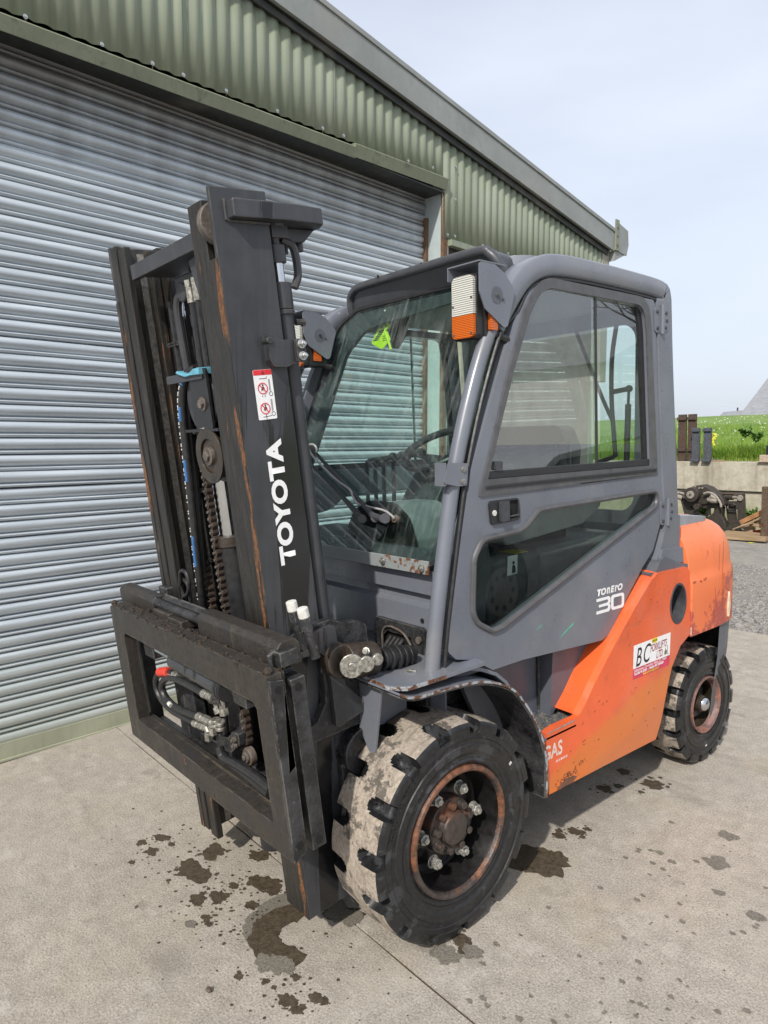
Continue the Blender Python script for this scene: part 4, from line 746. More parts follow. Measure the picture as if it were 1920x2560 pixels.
# free lift cylinder with chrome rod and chain sheaves
fc = part('free_lift_cylinder', MM().cyl((.022, .100, .05), (.022, .100, 1.115), .052, 28), M['plastic'], mast)
part('chrome_rod', MM().cyl((.022, .100, 1.15), (.022, .100, 1.47), .042, 28), M['chrome'], fc)
part('gland', MM().cyl((.022, .100, 1.115), (.022, .100, 1.15), .058, 28), M['chain'], fc, bev=.003)
part('sheave_fork', MM().box(-.03, .14, .055, .062, 1.36, 1.475).box(-.06, .15, .05, .15, 1.475, 1.487), M['cblack'], fc, bev=.003)
def sheave(nm, x, d, h, r, wd, mat, mat2, parent):
    o = part(nm, MM().plate([circ(x, h, r*.86, 36)], d, d+wd, lambda u, v, w_: (u, w_, v)), M[mat], parent, bev=.003)
    part('flange', MM().plate([circ(x, h, r, 40), circ(x, h, r*.62, 30)], d-.007, d-.0005, lambda u, v, w_: (u, w_, v)).plate([circ(x, h, r, 40)], d+wd+.0005, d+wd+.006, lambda u, v, w_: (u, w_, v)), M[mat2], o, bev=.002)
    part('hub', MM().cyl((x, d-.012, h), (x, d+.002, h), r*.34, 18).cyl((x, d-.020, h), (x, d-.012, h), r*.2, 6), M['dirtybolt'], o, bev=.002); return o
# sheave axis runs fore-aft so the wheel face looks forward
sheave('chain_sheave', .118, .022, 1.412, .083, .03, 'chain', 'rimbr', FL)
sheave('hose_sheave', .085, .040, 1.572, .092, .034, 'plastic', 'plastic_g', FL)
part('sheave_bracket', MM().plate([fil([(.06, 1.665), (.17, 1.665), (.17, 1.49), (.075, 1.49), (.055, 1.52)], .01)], .016, .024, lambda u, v, w_: (u, w_, v)).box(-.02, .2, .016, .12, 1.484, 1.492), M['plastic'], fc, bev=.002)
part('bracket_bolt', MM().cyl((.128, .004, 1.565), (.128, .016, 1.565), .014, 6).cyl((.128, .012, 1.565), (.128, .016, 1.565), .021, 16), M['dirtybolt'], fc, bev=.001)
part('bracket_bolt', MM().cyl((.10, .03, 1.492), (.10, .03, 1.506), .013, 6).cyl((.10, .03, 1.492), (.10, .03, 1.496), .02, 14), M['zincf'], fc, bev=.001)
part('torn_cover', MM().box(-.085, .155, .012, .10, 1.655, 1.660).box(-.085, .155, .010, .014, 1.635, 1.66), M['plastic_g'], fc, bev=.002)
part('blue_rag', MM().plate([[(.0, 1.664), (.01, 1.670), (.03, 1.664), (.06, 1.658), (.09, 1.657), (.12, 1.667), (.155, 1.668), (.155, 1.648), (.10, 1.650), (.06, 1.648), (.02, 1.658)]], .003, .05, lambda u, v, w_: (u, w_, v)), M['cyan'], fc, bev=.002)
# leaf chain runs: alternating links
def chain(nm, x, d, h0, h1, parent, pitch=.0165, wd=.017):
    root = MM(); n = int((h1-h0)/pitch)
    for i in range(n):
        h = h0+i*pitch; wv = wd*(1 if i % 2 else .72)
        root.plate([[(x-wv*.5, h-pitch*.55), (x-wv*.22, h-pitch*.2), (x-wv*.5, h+pitch*.2), (x-wv*.35, h+pitch*.62), (x+wv*.35, h+pitch*.62), (x+wv*.5, h+pitch*.2), (x+wv*.22, h-pitch*.2), (x+wv*.5, h-pitch*.55)]], d, d+.016, lambda u, v, w_: (u, w_, v))
    o = part(nm, root, M['chain'], parent); o['kind'] = 'stuff'
    pn = MM()
    for i in range(n): pn.cyl((x, d-.003, h0+i*pitch), (x, d, h0+i*pitch), .0038, 7)
    q = part('link_pins', pn, M['dirtybolt'], o); q['kind'] = 'stuff'; return o
def rchain(nm, path, parent, d, r=.0125, pitch=.022):
    # roller chain seen edge on: fat links along a path in the (x, h) plane
    P = smoothpath([(a, 0, b) for a, b in path], 14); L_ = 0; pos = []; last = P[0]; acc = 0
    for a, b in zip(P, P[1:]):
        seg = (b-a).length; t = 0
        while acc+seg-t >= pitch:
            t += pitch-acc; pos.append((a+(b-a)*(t/seg), (b-a).normalized())); acc = 0
        acc += seg-t
    mb = MM(); pn = MM()
    for i, (c, t) in enumerate(pos):
        n_ = Vector((-t.z, 0, t.x)); hw = r*(1. if i % 2 else .82); out = []
        for k in range(12):
            a = 2*pi*k/12; q = c+t*(cos(a)*pitch*.62)+n_*(sin(a)*hw*(1-.18*abs(cos(a*1)) if 1 else 1)); out.append((q.x, q.z))
        mb.plate([out], d+(.003 if i % 2 else 0), d+.022, lambda u, v, w_: (u, w_, v)); pn.cyl((c.x, d-.004, c.z), (c.x, d+.003, c.z), .0045, 8)
    o = part(nm, mb, M['chain'], parent, bev=.0012); o['kind'] = 'stuff'; q = part('link_pins', pn, M['dirtybolt'], o); q['kind'] = 'stuff'; return o
rchain('lift_chain', [(.10, 1.502), (.065, 1.492), (.036, 1.455), (.026, 1.40), (.026, 1.30), (.026, 1.0), (.028, .60), (.03, .50)], mast, .030)
rchain('lift_chain', [(-.125, 1.40), (-.118, 1.32), (-.105, 1.1), (-.10, .85), (-.10, .6)], mast, .045, .011)
# pipes, hoses and small cylinder between the channels
part('hydraulic_pipe', MM().tube(smoothpath([(-.02, .09, 1.905), (-.055, .085, 1.905), (-.078, .08, 1.87), (-.08, .08, 1.78), (-.078, .085, 1.62), (-.07, .09, 1.5)]), .0135, 10), M['mast_dry'], mast)
part('inner_cylinder', MM().cyl((.01, .115, 1.50), (.01, .115, 1.80), .034, 20).cyl((.01, .115, 1.80), (.01, .115, 1.835), .038, 20).cyl((.01, .115, 1.78), (.01, .115, 1.79), .036, 20).cyl((.01, .115, 1.835), (.01, .115, 1.975), .02, 16), M['plastic'], mast, bev=.002)
part('head_block', MM().box(-.065, .10, .075, .14, 1.90, 1.955).cyl((-.02, .07, 1.905), (-.02, .1, 1.905), .03, 16), M['mast_dry'], mast, bev=.006)
for x_ in (.075, .118, .16):
    hh = part('hose', MM().tube([(x_-.01, .06, 1.895), (x_-.004, .055, 1.7), (x_+.01, .05, 1.63)], .0095, 8), M['hose'], mast); part('hose_ferrule', MM().cyl((x_-.01, .06, 1.86), (x_-.01, .06, 1.905), .0135, 10).cyl((x_-.01, .06, 1.905), (x_-.01, .06, 1.925), .0155, 6), M['zincf'], hh, bev=.001)
part('corner_bracket', MM().plate([[(.13, 1.965), (.21, 1.975), (.21, 1.86), (.17, 1.85), (.15, 1.90)]], .035, .045, lambda u, v, w_: (u, w_, v)), M['mast_dry'], mast)
ho = part('lift_hose', MM().tube(smoothpath([(.06, .045, 1.672), (.02, .03, 1.655), (-.020, .025, 1.60), (-.036, .022, 1.52), (-.045, .02, 1.40), (-.062, .02, 1.25), (-.085, .02, 1.05), (-.108, .022, .88), (-.115, .03, .70)]), .0135, 12), M['hose'], mast)
hb = MM(); hp_ = smoothpath([(.02, .030, 1.655), (-.020, .025, 1.60), (-.036, .022, 1.52), (-.045, .02, 1.40), (-.062, .02, 1.25), (-.085, .02, 1.05), (-.108, .022, .88)], 8)
for i in range(2, len(hp_)-1):
    if (i//4) % 3 == 0: hb.tube([p_+Vector((.004, -.0085, 0)) for p_ in hp_[i:i+2]], .0072, 6)
part('blue_band', hb, M['blue'], ho)['kind'] = 'stuff'
hb = MM()
for i in range(2, len(hp_)-1):
    for k in range(3):
        if (i*3+k) % 7 in (0, 1, 3): c = hp_[i].lerp(hp_[i+1], k/3)+Vector((-.0015, -.0145, 0)); hb.box(c.x-.0016, c.x+.0016, c.y, c.y+.003, c.z-.0022, c.z+.0022)
q = part('hose_print', hb, M['whitep'], ho); q['kind'] = 'stuff'
part('lift_hose', MM().tube(smoothpath([(.05, .06, 1.66), (-.03, .055, 1.62), (-.055, .05, 1.5), (-.075, .05, 1.3), (-.11, .05, 1.0), (-.135, .05, .75)]), .0125, 10), M['hose'], mast)
part('looped_hose', MM().tube(smoothpath([(-.16, -.02, .98), (-.14, -.02, 1.03), (-.10, -.02, 1.035), (-.085, -.02, 1.0), (-.11, -.02, .96), (-.15, -.02, .94), (-.17, -.02, .90)]), .0065, 8).tube(smoothpath([(-.155, -.01, .90), (-.17, -.01, .96), (-.15, -.01, 1.0), (-.12, -.01, .985), (-.12, -.01, .93), (-.13, -.01, .90)]), .0065, 8), M['hose'], mast)
# painted lettering and warning sticker on the near web
mtx = lambda u0, v0: (lambda a, b, c_: mt((XO+.0008+c_, v0-b, u0+a)))
text('brand_lettering', 'TOYOTA', .0665, lambda a, b, c_: mt((XO+.0008+c_, .113-b, 1.096+a)), M['whitep'], mast, .0030, 1.02, 1.25)
st = part('warning_sticker', MM().plate([fil([(.056, 1.504), (.114, 1.504), (.114, 1.638), (.056, 1.638)], .003)], XO+.0004, XO+.001, lambda u, v, w_: (w_, u, v)), M['whitep'], mast)
X1 = XO+.0012
def flat(nm, loops, mat, x_=X1): return part(nm, MM().plate(loops, x_, x_+.0003, lambda u, v, w_: (w_, u, v)), M[mat], st, smooth=False)
flat('red_header', [[(.0565, 1.6235), (.1135, 1.6235), (.1135, 1.6375), (.0565, 1.6375)]], 'redp')
flat('triangle_mark', [[(.081, 1.626), (.091, 1.626), (.086, 1.635)], [(.0835, 1.6275), (.0885, 1.6275), (.086, 1.632)]], 'ink', X1+.0005)
for cz, k in ((1.588, 0), (1.534, 1)):
    flat('prohibition_ring', [circ(.080, cz, .0155, 30), circ(.080, cz, .0130, 30)], 'redp', X1+.0006)
    flat('prohibition_bar', [[(.0695, cz+.0095), (.0715, cz+.011), (.0905, cz-.0095), (.0885, cz-.011)]], 'redp', X1+.0006)
    flat('figure_head', [circ(.081, cz+.0085, .0025, 12)], 'ink'); flat('figure_body', [[(.074, cz-.008), (.077, cz+.004), (.083, cz+.0055), (.086, cz), (.084, cz-.008), (.081, cz-.001), (.0795, cz-.009), (.077, cz-.002)]], 'ink')
    flat('wheel_ring', [circ(.104, cz-.016, .0062, 20), circ(.104, cz-.016, .0048, 20)], 'ink'); flat('mast_line', [[(.1005, cz-.008), (.1018, cz-.008), (.1018, cz+.024), (.1005, cz+.024)]], 'ink'); flat('mast_line', [[(.1035, cz-.008), (.1045, cz-.008), (.1045, cz+.024), (.1035, cz+.024)]], 'ink')
flat('fork_line', [[(.072, 1.6135), (.096, 1.6135), (.096, 1.6195), (.0945, 1.6195), (.0945, 1.615), (.072, 1.615)]], 'ink'); flat('fork_line', [[(.070, 1.5105), (.098, 1.5125), (.098, 1.514), (.070, 1.512)]], 'ink'); flat('fork_line', [[(.080, 1.506), (.0815, 1.506), (.0815, 1.518), (.080, 1.518)]], 'ink'); flat('foot_mark', [[(.075, 1.568), (.077, 1.5695), (.078, 1.567), (.076, 1.565)]], 'ink'); flat('foot_mark', [[(.083, 1.568), (.085, 1.5695), (.086, 1.567), (.084, 1.565)]], 'ink')
# lower mast: channel feet, dark cross plate
part('lower_cross_plate', MM().box(-.30, .30, .158, .175, .02, .55).cyl((-.08, .12, .05), (-.08, .12, .12), .06, 18), M['cblack'], mast, bev=.006)
part('mast_side_plate', MM().plate([fil([(.16, .66), (.24, .66), (.30, .58), (.30, .35), (.24, .28), (.16, .28)], .02)], .33, .36, lambda u, v, w_: (w_, u, v)), M['cblack'], mast, bev=.004)
# ---------------- carriage with side shifter (front frame is one rectangle)
part('carriage', MM().box(-.30, .30, -.02, .05, .30, .36).box(-.36, -.29, -.0185, .12, .30, .95).box(.29, .36, -.02, -.003, .30, .86), M['cblack'], bev=.004)
cg = FL
W2 = .556
fro = fil([(-W2, .364), (W2, .364), (W2, .878), (W2-.02, .886), (.30, .884), (-.10, .882), (-W2+.03, .884), (-W2, .872)], .004, 2)
wob = [(x_, z_+.0035*noise.noise(Vector((x_*14, z_*9, 3)))) for x_, z_ in []]
inn = [(-.459, .452), (.482, .446), (.482, .772), (.466, .788), (-.44, .792), (-.459, .775)]
ff = part('sideshift_frame', MM().plate([fro, inn], -.134, -.092, lambda u, v, w_: (u, w_, v)), M['carr'], cg, bev=.003)
part('end_cheek', MM().plate([fil([(-.134, .362), (-.092, .388), (-.092, .862), (-.134, .872)], .003, 2)], W2+.0005, W2+.013, lambda u, v, w_: (w_, u, v)), M['cblack'], cg, bev=.0025)
for h_ in (.842, .408): part('cheek_hole', MM().cyl((W2+.0125, -.112, h_), (W2+.0142, -.112, h_), .0105, 14), M['hole'], cg)
# rear carriage plate bars (second frame)
r2 = part('carriage_plate', MM().box(-W2, -.500, -.068, -.022, .40, .86).box(.505, W2, -.068, -.022, .362, .848).box(-.4995, .5045, -.068, -.022, .36, .415).box(-.4995, .5045, -.060, -.0225, .80, .86), M['cblack'], cg, bev=.004)
for h_ in (.822, .385): part('cheek_hole', MM().cyl((W2-.0005, -.045, h_), (W2+.0012, -.045, h_), .0110, 14), M['hole'], cg)
# heavy top hook beam in three blocks with a rod between
def cham(x0, x1, d0, d1, h0, h1, c=.014): return MM().plate([[(d0, h0), (d0, h1-c), (d0+c, h1), (d1-c, h1), (d1, h1-c), (d1, h0)]], x0, x1, lambda u, v, w_: (w_, u, v))
part('hook_beam', cham(-.600, -.285, -.075, -.015, .865, .932), M['carr'], cg, bev=.004)
part('hook_beam', cham(.075, .535, -.082, -.012, .875, .945), M['carr'], cg, bev=.004)
part('hook_beam', cham(-.2845, .0745, -.040, -.016, .880, .936), M['cblack'], cg, bev=.004)
part('slide_rod', MM().cyl((-.284, -.060, .912), (.074, -.060, .915), .0165, 14), M['cblack'], cg)
part('slide_block', MM().box(-.25, -.13, -.090, -.045, .872, .905).box(-.128, -.03, -.092, -.04, .868, .899), M['carr'], cg, bev=.005)
part('end_clamp', MM().box(.505, .552, -.085, -.030, .885, .925).tube([(.52, -.095, .88), (.52, -.098, .915), (.52, -.07, .928), (.52, -.04, .922)], .008, 8), M['cblack'], cg, bev=.005)
# greasy ledge between frame and beam with lumps of dried grease
part('grease_ledge', MM().box(-.55, .545, -.0915, -.076, .82, .876), M['lump'], cg)
R = random.Random(11); gl = MM()
for k in range(150):
    x_ = R.uniform(-.55, .55); gl.sphere((x_, R.uniform(-.118, -.076), .881+R.uniform(-.004, .004)), R.uniform(.002, .006), 6, 0, (R.uniform(.8, 2.4), 1, R.uniform(.4, .8)))
for x_ in [-.50, -.43, -.36, -.29, -.21, -.12, -.03, .06, .10, .17, .25, .33, .40, .46, .54]:
    for k in range(7): gl.sphere((x_+R.gauss(0, .006), -.128+R.gauss(0, .006), .884+R.gauss(0, .004)), R.uniform(.002, .006), 6, 0, (1.5, 1, .8))
gl.sphere((.545, -.12, .889), .012, 8).sphere((-.545, -.12, .884), .012, 8)
q = part('grease_lumps', gl, M['lump'], cg, noclean=True); q['kind'] = 'stuff'
# sideshift cylinder below the top bar
sc = part('sideshift_cylinder', MM().cyl((-.135, -.085, .748), (.215, -.085, .742), .032, 22), M['mast_dry'], cg)
part('gland', MM().cyl((.195, -.085, .7425), (.235, -.085, .742), .038, 22).cyl((.205, -.085, .7425), (.211, -.085, .7425), .040, 22).cyl((.222, -.085, .7425), (.228, -.085, .7425), .040, 22), M['plastic'], sc, bev=.001)
part('chrome_rod', MM().cyl((-.29, -.085, .750), (-.135, -.085, .748), .012, 14).cyl((.235, -.085, .742), (.33, -.085, .740), .012, 14), M['chrome'], sc)
part('rod_anchor', MM().box(.318, .392, -.118, -.045, .738, .798), M['cblack'], sc, bev=.003); part('rod_anchor', MM().box(-.37, -.29, -.10, -.045, .715, .80), M['cblack'], sc, bev=.003)
# hoses looping left, with fittings
def lq(a, b, d):        # measured point on the plane at mast depth d -> mast coordinates
    r_ = ray(380+a*.20494, 1600+b*.20494); P0 = MO+MD*d; t_ = (P0-CC).dot(MD)/r_.dot(MD); q = CC+r_*t_-MO
    return Vector((q.x, d, q.dot(MH)))
def hs_(name, pts, r, mat='hose', par=None): return part(name, MM().tube(smoothpath(pts, 8), r, 10), M[mat], par)
def ferr(parent, a, b, r=.0165):
    part('hose_ferrule', MM().cyl(a, a.lerp(b, .45), r, 12).cyl(a.lerp(b, .45), a.lerp(b, .52), r*.75, 10).cyl(a.lerp(b, .52), b, r*1.02, 6), M['zincf'], parent, bev=.0012)
H1 = [(640, 655), (520, 580), (400, 520), (280, 468), (190, 462), (135, 510), (125, 600), (180, 720), (280, 815), (400, 875), (570, 935)]
H2 = [(260, 400), (160, 385), (90, 400), (50, 480), (62, 600), (130, 740), (250, 860), (380, 935), (520, 1010)]
h1 = hs_('hose', [lq(a, b, -.085) for a, b in H1], .0125); h2 = hs_('hose', [lq(a, b, -.080) for a, b in H2], .0115)
part('red_sleeve', MM().tube([lq(100, 392, -.081), lq(160, 386, -.082), lq(215, 392, -.081)], .0165, 12), M['redsl'], h2); part('hose_ferrule', MM().tube([lq(220, 400, -.080), lq(330, 440, -.078)], .012, 10), M['zincf'], h2)
part('cable_tie', MM().tube([lq(205, 770, -.098), lq(230, 800, -.098)], .008, 8), M['capw'], h2)
ferr(h1, lq(630, 650, -.085), lq(755, 705, -.085), .0145); ferr(h1, lq(565, 930, -.085), lq(700, 990, -.085), .0140); ferr(h2, lq(520, 1010, -.085), lq(640, 1065, -.085), .0135)
def ell(pts, r): 
    P = [lq(a, b, -.087) for a, b in pts]; part('elbow_fitting', MM().tube(P[:3], r, 10).cyl(P[2], P[3], r*1.25, 6), M['zincf'], None, bev=.001)
ell([(690, 985), (725, 1000), (738, 1060), (750, 1150)], .0115); ell([(635, 1062), (675, 1075), (690, 1120), (697, 1215)], .0115)
for a, b, c_, d_ in ((780, 962, 790, 1045), (833, 988, 838, 1085)):
    P, Q = lq(a, b, -.088), lq(c_, d_, -.088); part('brass_cap', MM().cyl(P, P.lerp(Q, .4), .0155, 14).cyl(P.lerp(Q, .4), P.lerp(Q, .6), .010, 12).cyl(P.lerp(Q, .6), Q, .0165, 14), M['zincf'], None, bev=.002)
for pts in (((775, 695), (800, 810), (830, 890)), ((860, 720), (872, 835), (888, 912))):
    P = [lq(a, b, -.078) for a, b in pts]; part('tee_fitting', MM().cyl(P[0], P[1], .012, 8).cyl(P[1], P[2], .0165, 6), M['zincf'], None, bev=.0012)
part('union_block', MM().tube([lq(740, 700, -.075), lq(800, 720, -.075), lq(880, 730, -.075)], .020, 10), M['cblack'])
def lpoly(nm, pts, d0, d1, mat='cblack', bev=.004): return part(nm, MM().plate([fil([(q.x, q.z) for q in [lq(a, b, d0) for a, b in pts]], .004, 3)], d0, d1, lambda u, v, w_: (u, w_, v)), M[mat], None, bev=bev)
vb = lpoly('valve_block', [(765, 1115), (850, 1175), (930, 1195), (975, 1120), (1050, 1150), (1065, 1290), (960, 1375), (800, 1330)], -.075, -.045)
for a, b in ((1018, 1210), (1027, 1282)):
    q = lq(a, b, -.076); part('bolt', MM().cyl(q, q+Vector((0, -.010, 0)), .0095, 12).cyl(q+Vector((0, -.010, 0)), q+Vector((0, -.015, 0)), .006, 6), M['dirtybolt'], vb, bev=.001)
hs_('hose', [lq(a, b, -.085) for a, b in ((820, 1300), (870, 1430), (1020, 1510), (1180, 1610), (1330, 1720), (1450, 1820))], .0135); hs_('hose', [lq(a, b, -.080) for a, b in ((840, 1360), (960, 1500), (1120, 1620), (1300, 1770), (1430, 1880))], .0125)
rchain('tensioned_chain', [(lq(a, b, -.052).x, lq(a, b, -.052).z) for a, b in ((1070, 820), (1090, 900), (1105, 1000), (1120, 1100), (1132, 1200), (1145, 1290))], FL, -.052, .013)
q = lq(1160, 1425, -.055); part('chain_anchor', MM().cyl(q, q+Vector((0, .02, 0)), .028, 20).cyl(q+Vector((0, -.008, 0)), q, .017, 16).cyl(q+Vector((0, -.014, 0)), q+Vector((0, -.008, 0)), .009, 10), M['dirtybolt'], None, bev=.002)
part('lower_bar', MM().box(-.4985, .5035, -.088, -.0695, .425, .447), M['carr'], None, bev=.003)
part('dark_cable', MM().tube(smoothpath([lq(a, b, -.06) for a, b in ((880, 900), (890, 1000), (900, 1100), (905, 1200))]), .011, 8), M['hose'])
part('backing_steel', MM().box(-.28, .30, -.015, .02, .36, .44).box(.06, .16, -.03, .0, .44, .80).box(-.28, -.20, -.02, .02, .44, .86), M['cblack'], cg, bev=.004)
# stub pipes with white caps behind the hook beam
for x_, d_, h_ in ((.445, .035, .985), (.505, .030, .978)):
    s_ = part('stub_pipe', MM().cyl((x_+.012, d_+.012, h_-.115), (x_, d_, h_), .0135, 12).cyl((x_+.003, d_+.003, h_-.035), (x_, d_, h_), .017, 6), M['cblack'], cg, bev=.001)
    part('pipe_cap', MM().cyl((x_, d_, h_-.002), (x_-.002, d_-.002, h_+.028), .0165, 8), M['capw'], s_, bev=.004)
# mast support bracket with hook shaped cut-out beside the near channel
hk = [(.040, .880), (.120, .905), (.185, .905), (.235, .880), (.29, .87), (.315, .85), (.315, .62), (.26, .55), (.06, .56), (.05, .60), (.10, .615), (.135, .66), (.14, .72), (.14, .79), (.12, .822), (.075, .826), (.045, .822), (.035, .86)]
part('mast_support', MM().plate([fil(hk, .012, 4)], XO+.002, XO+.030, lambda u, v, w_: (w_, u, v)), M['cblack'], mast, bev=.004)
part('mast_support', MM().plate([fil([(.028, .865), (.115, .893), (.185, .893), (.20, .70), (.28, .60), (.15, .58), (.15, .80), (.12, .83), (.03, .83)], .01, 3)], XO+.034, XO+.050, lambda u, v, w_: (w_, u, v)), M['mast_dry'], mast, bev=.004)
part('mast_trunnion', MM().cyl((XO-.02, .25, .46), (XO+.04, .25, .46), .075, 24).box(.22, XO+.02, .17, .33, .20, .44), M['cblack'], mast, bev=.005)

part('dark_gap_sheet', MM().box(-.21, .09, .166, .172, .40, 1.94), M['cblack'], None, bev=.004)  # added dark sheet that blackens the gap between the mast channels
for k, (x_, d_, r_) in enumerate(((-.165, .10, .012), (-.19, .12, .011), (-.14, .12, .012), (.135, .08, .012), (.165, .10, .011), (.19, .12, .012))):
    part('mast_hose', MM().tube(smoothpath([(x_, d_, 1.90-.03*k), (x_+.012*sin(k), d_, 1.5), (x_-.01*cos(k), d_+.004, 1.1), (x_, d_, .70), (x_+.02, d_, .35)], 6), r_, 8), M['hose'])
part('second_cylinder', MM().cyl((-.085, .145, .60), (-.085, .145, 1.60), .026, 18).cyl((-.085, .145, 1.60), (-.085, .145, 1.66), .030, 18), M['plastic'])
for k in range(9): part('hose_clip', MM().box(-.21, -.12, .085, .092, .80+.12*k, .812+.12*k), M['cblack']) if k % 2 == 0 else None
# ================================================================== WHEELS
def tyre(R_, rr, W, ng, dep, gl, seed):
    ds = [(.016, rr-.006), (.008, rr+.003), (.002, rr+.016), (.006, rr+.022), (.006, rr+.034), (.0, rr+.044), (.0, rr+(R_-rr)*.48), (.0035, rr+(R_-rr)*.50), (.0035, rr+(R_-rr)*.60), (.0, rr+(R_-rr)*.62), (.003, rr+(R_-rr)*.74)]
    lugs = [(.001, rr+(R_-rr)*.765), (.002, rr+(R_-rr)*.86), (.004, rr+(R_-rr)*.93), (.009, rr+(R_-rr)*.975), (.016, R_-.0008), (.030, R_), (.045, R_+.001)]
    mids = [(t, R_+.002) for t in (.058, gl*.80, gl*.88, gl*.94, gl, gl+.006)]
    half = ds+lugs+mids
    prof = [(t, r) for t, r in half]+[(W-t, r) for t, r in reversed(half)]
    nl = len(ds); NP = len(prof); fr = [0, .04, .075, .10, .125, .18, .25, .32, .375, .40, .425, .46, .5, .54, .575, .60, .625, .68, .75, .82, .875, .90, .925, .96]
    vs = []; mats = []; T = ng*len(fr); G = []
    for k in range(T):
        f = fr[k % len(fr)]; th = 2*pi*((k//len(fr))+f)/ng; row = []; g_ = []
        for i, (t, r) in enumerate(prof):
            side = 0 if i < NP//2 else 1; tt = t if side == 0 else W-t; c0 = .25 if side == 0 else .75
            q = abs(f-c0)/.17; m_ = max(0, min(1, (1.0-q)/.15)) if q < 1 else 0
            lim = gl-.030*min(1, q)**2; m2 = max(0, min(1, (lim-tt)/.007)) if tt > .02 else 1
            m_ *= m2
            dr = 0; dx = 0
            if i >= nl and i < NP-nl:
                sd = max(0, min(1, (r-(rr+(R_-rr)*.72))/((R_-rr)*.16)))
                dr = dep*m_*sd; dx = .015*m_*(1 if tt < .02 else 0)
            wv = .0015*noise.noise(Vector((cos(th)*6, sin(th)*6, t*22+seed)))
            xx = -t if side == 0 else -t
            vs.append((xx+(-dx if side == 0 else dx), (r-dr+wv)*cos(th), (r-dr+wv)*sin(th))); g_.append(m_ > .15)
        G.append(g_)
    fs = []; ms = []
    for k in range(T):
        k2 = (k+1) % T
        for i in range(NP-1):
            fs.append((k*NP+i, k*NP+i+1, k2*NP+i+1, k2*NP+i)); t = prof[i][0]; tt = min(t, W-t); r = prof[i][1]
            tr = r > R_-.005 and tt > .0085 and not (G[k][i] or G[k2][i] or G[k][i+1] or G[k2][i+1]); ms.append(1 if tr else 0)
    mb = MB(); mb.add(vs, fs); mb.m = ms; return mb
def mirrored_wheel(o, x):
    r = o.copy(); COL.objects.link(r); r.parent = FL; r.location = (x, o.location.y, o.location.z); r.rotation_euler = (0, 0, pi)
    for ch in list(o.children):
        c = ch.copy(); COL.objects.link(c); c.parent = r
    return r
fw = MB().lathe([(-.010, .186), (-.025, .182), (-.11, .176), (-.118, .170), (-.120, .150), (-.095, .135), (-.085, .12), (-.085, .08), (-.06, .075), (-.06, .02)], 64).build('front_wheel', M['rimb'], FL)
fw.location = (.612, 0, .3449)
tyre(.3435, .205, .225, 15, .036, .085, 1).build('tyre', [M['tyre'], M['tread']], fw, ang=28, noclean=True)
MB().lathe([(-.020, .185), (-.006, .1855), (.001, .190), (.003, .1965), (.001, .203), (-.006, .2065), (-.016, .2065)], 72).build('rim_flange', M['rimr'], fw)
hb = MB().lathe([(-.10, .092), (-.050, .090), (-.046, .087), (-.046, .056), (-.030, .053), (-.024, .050), (-.022, .044), (-.020, .0001)], 40).build('hub', M['hub'], fw, ang=25)
bt = MB().cyl((-.047, 0, 0), (-.026, 0, 0), .0115, 12).cyl((-.047, 0, 0), (-.042, 0, 0), .0145, 12).build('hub_bolt', M['hub'], fw, bev=.0012)
for k in range(9):
    a = 2*pi*k/9+.25; o = bt if k == 0 else cp(bt, fw); o.location = (0, .072*cos(a), .072*sin(a))
nb = None
for k in range(6):
    a = radians((63, 5, -62, -124, 179, 119)[k]); y, z = .118*cos(a), .118*sin(a)
    n_ = MB().cyl((-.062, 0, 0), (-.040, 0, 0), .0185, 6).cyl((-.040, 0, 0), (-.030, 0, 0), .010, 10).cyl((-.066, 0, 0), (-.062, 0, 0), .022, 16).build('wheel_nut', M['nut'], fw, bev=.0015) if nb is None else cp(nb, fw)
    nb = nb or n_; n_.location = (0, y, z); n_.rotation_euler = (random.uniform(0, 1), 0, 0)
for k in range(6):
    a = radians(33+60*k); MB().cyl((-.0865, .118*cos(a), .118*sin(a)), (-.083, .118*cos(a), .118*sin(a)), .012, 14).build('disc_hole', M['hole'], fw)
# raised maker's letters on the sidewall (illegible, worn): shallow rubber blocks
def sideletters(s, r, a0, size, par, xoff):
    def T_(a, b, c):
        th = radians(a0)-a/r; return Vector((xoff+c, cos(th)*(r+b), sin(th)*(r+b)))
    text('sidewall_letters', s, size, T_, M['tyre'], par, .0008, 1.15, 1.1, 0, .0012)
sideletters('SOLIDEAL RES 550', .292, 165, .021, fw, .0012)
MB().box(-.0005, .0012, -.004, .004, .268, .280).build('balance_mark', M['capw'], fw); bpy.data.objects['balance_mark'].rotation_euler = (radians(-58), 0, 0)
mirrored_wheel(fw, -.612)
rw_ = MB().lathe([(-.010, .122), (-.03, .118), (-.10, .108), (-.112, .09), (-.112, .045), (-.060, .040), (-.04, .036)], 56).build('rear_wheel', M['rimbr'], FL)
rw_.location = (.572, 1.709, .2769); rw_.rotation_euler = (0, 0, radians(-1.5))
tyre(.2755, .135, .172, 17, .026, .070, 4).build('tyre', [M['tyre'], M['tread']], rw_, ang=28, noclean=True)
MB().lathe([(-.030, .112), (-.006, .122), (.0, .127), (.002, .131), (.0, .1345), (-.012, .1345)], 64).build('rim_flange', steel_dirty('pink_rusty_rim', (.20, .11, .095), .5, .5, (.30, .13, .09)), rw_)
MB().lathe([(-.06, .043), (-.02, .038), (-.016, .034)], 32).build('hub', M['rimbr'], rw_); MB().sphere((-.018, 0, 0), .034, 20, 0, (.75, 1, 1)).build('hub_cap', M['chrome'], rw_)
sideletters('RES 550', .218, 60, .020, rw_, .0012); sideletters('SOLIDEAL', .218, -100, .020, rw_, .0012)
MB().box(-.0005, .0012, -.006, .006, -.202, -.194).build('balance_mark', M['capw'], rw_)
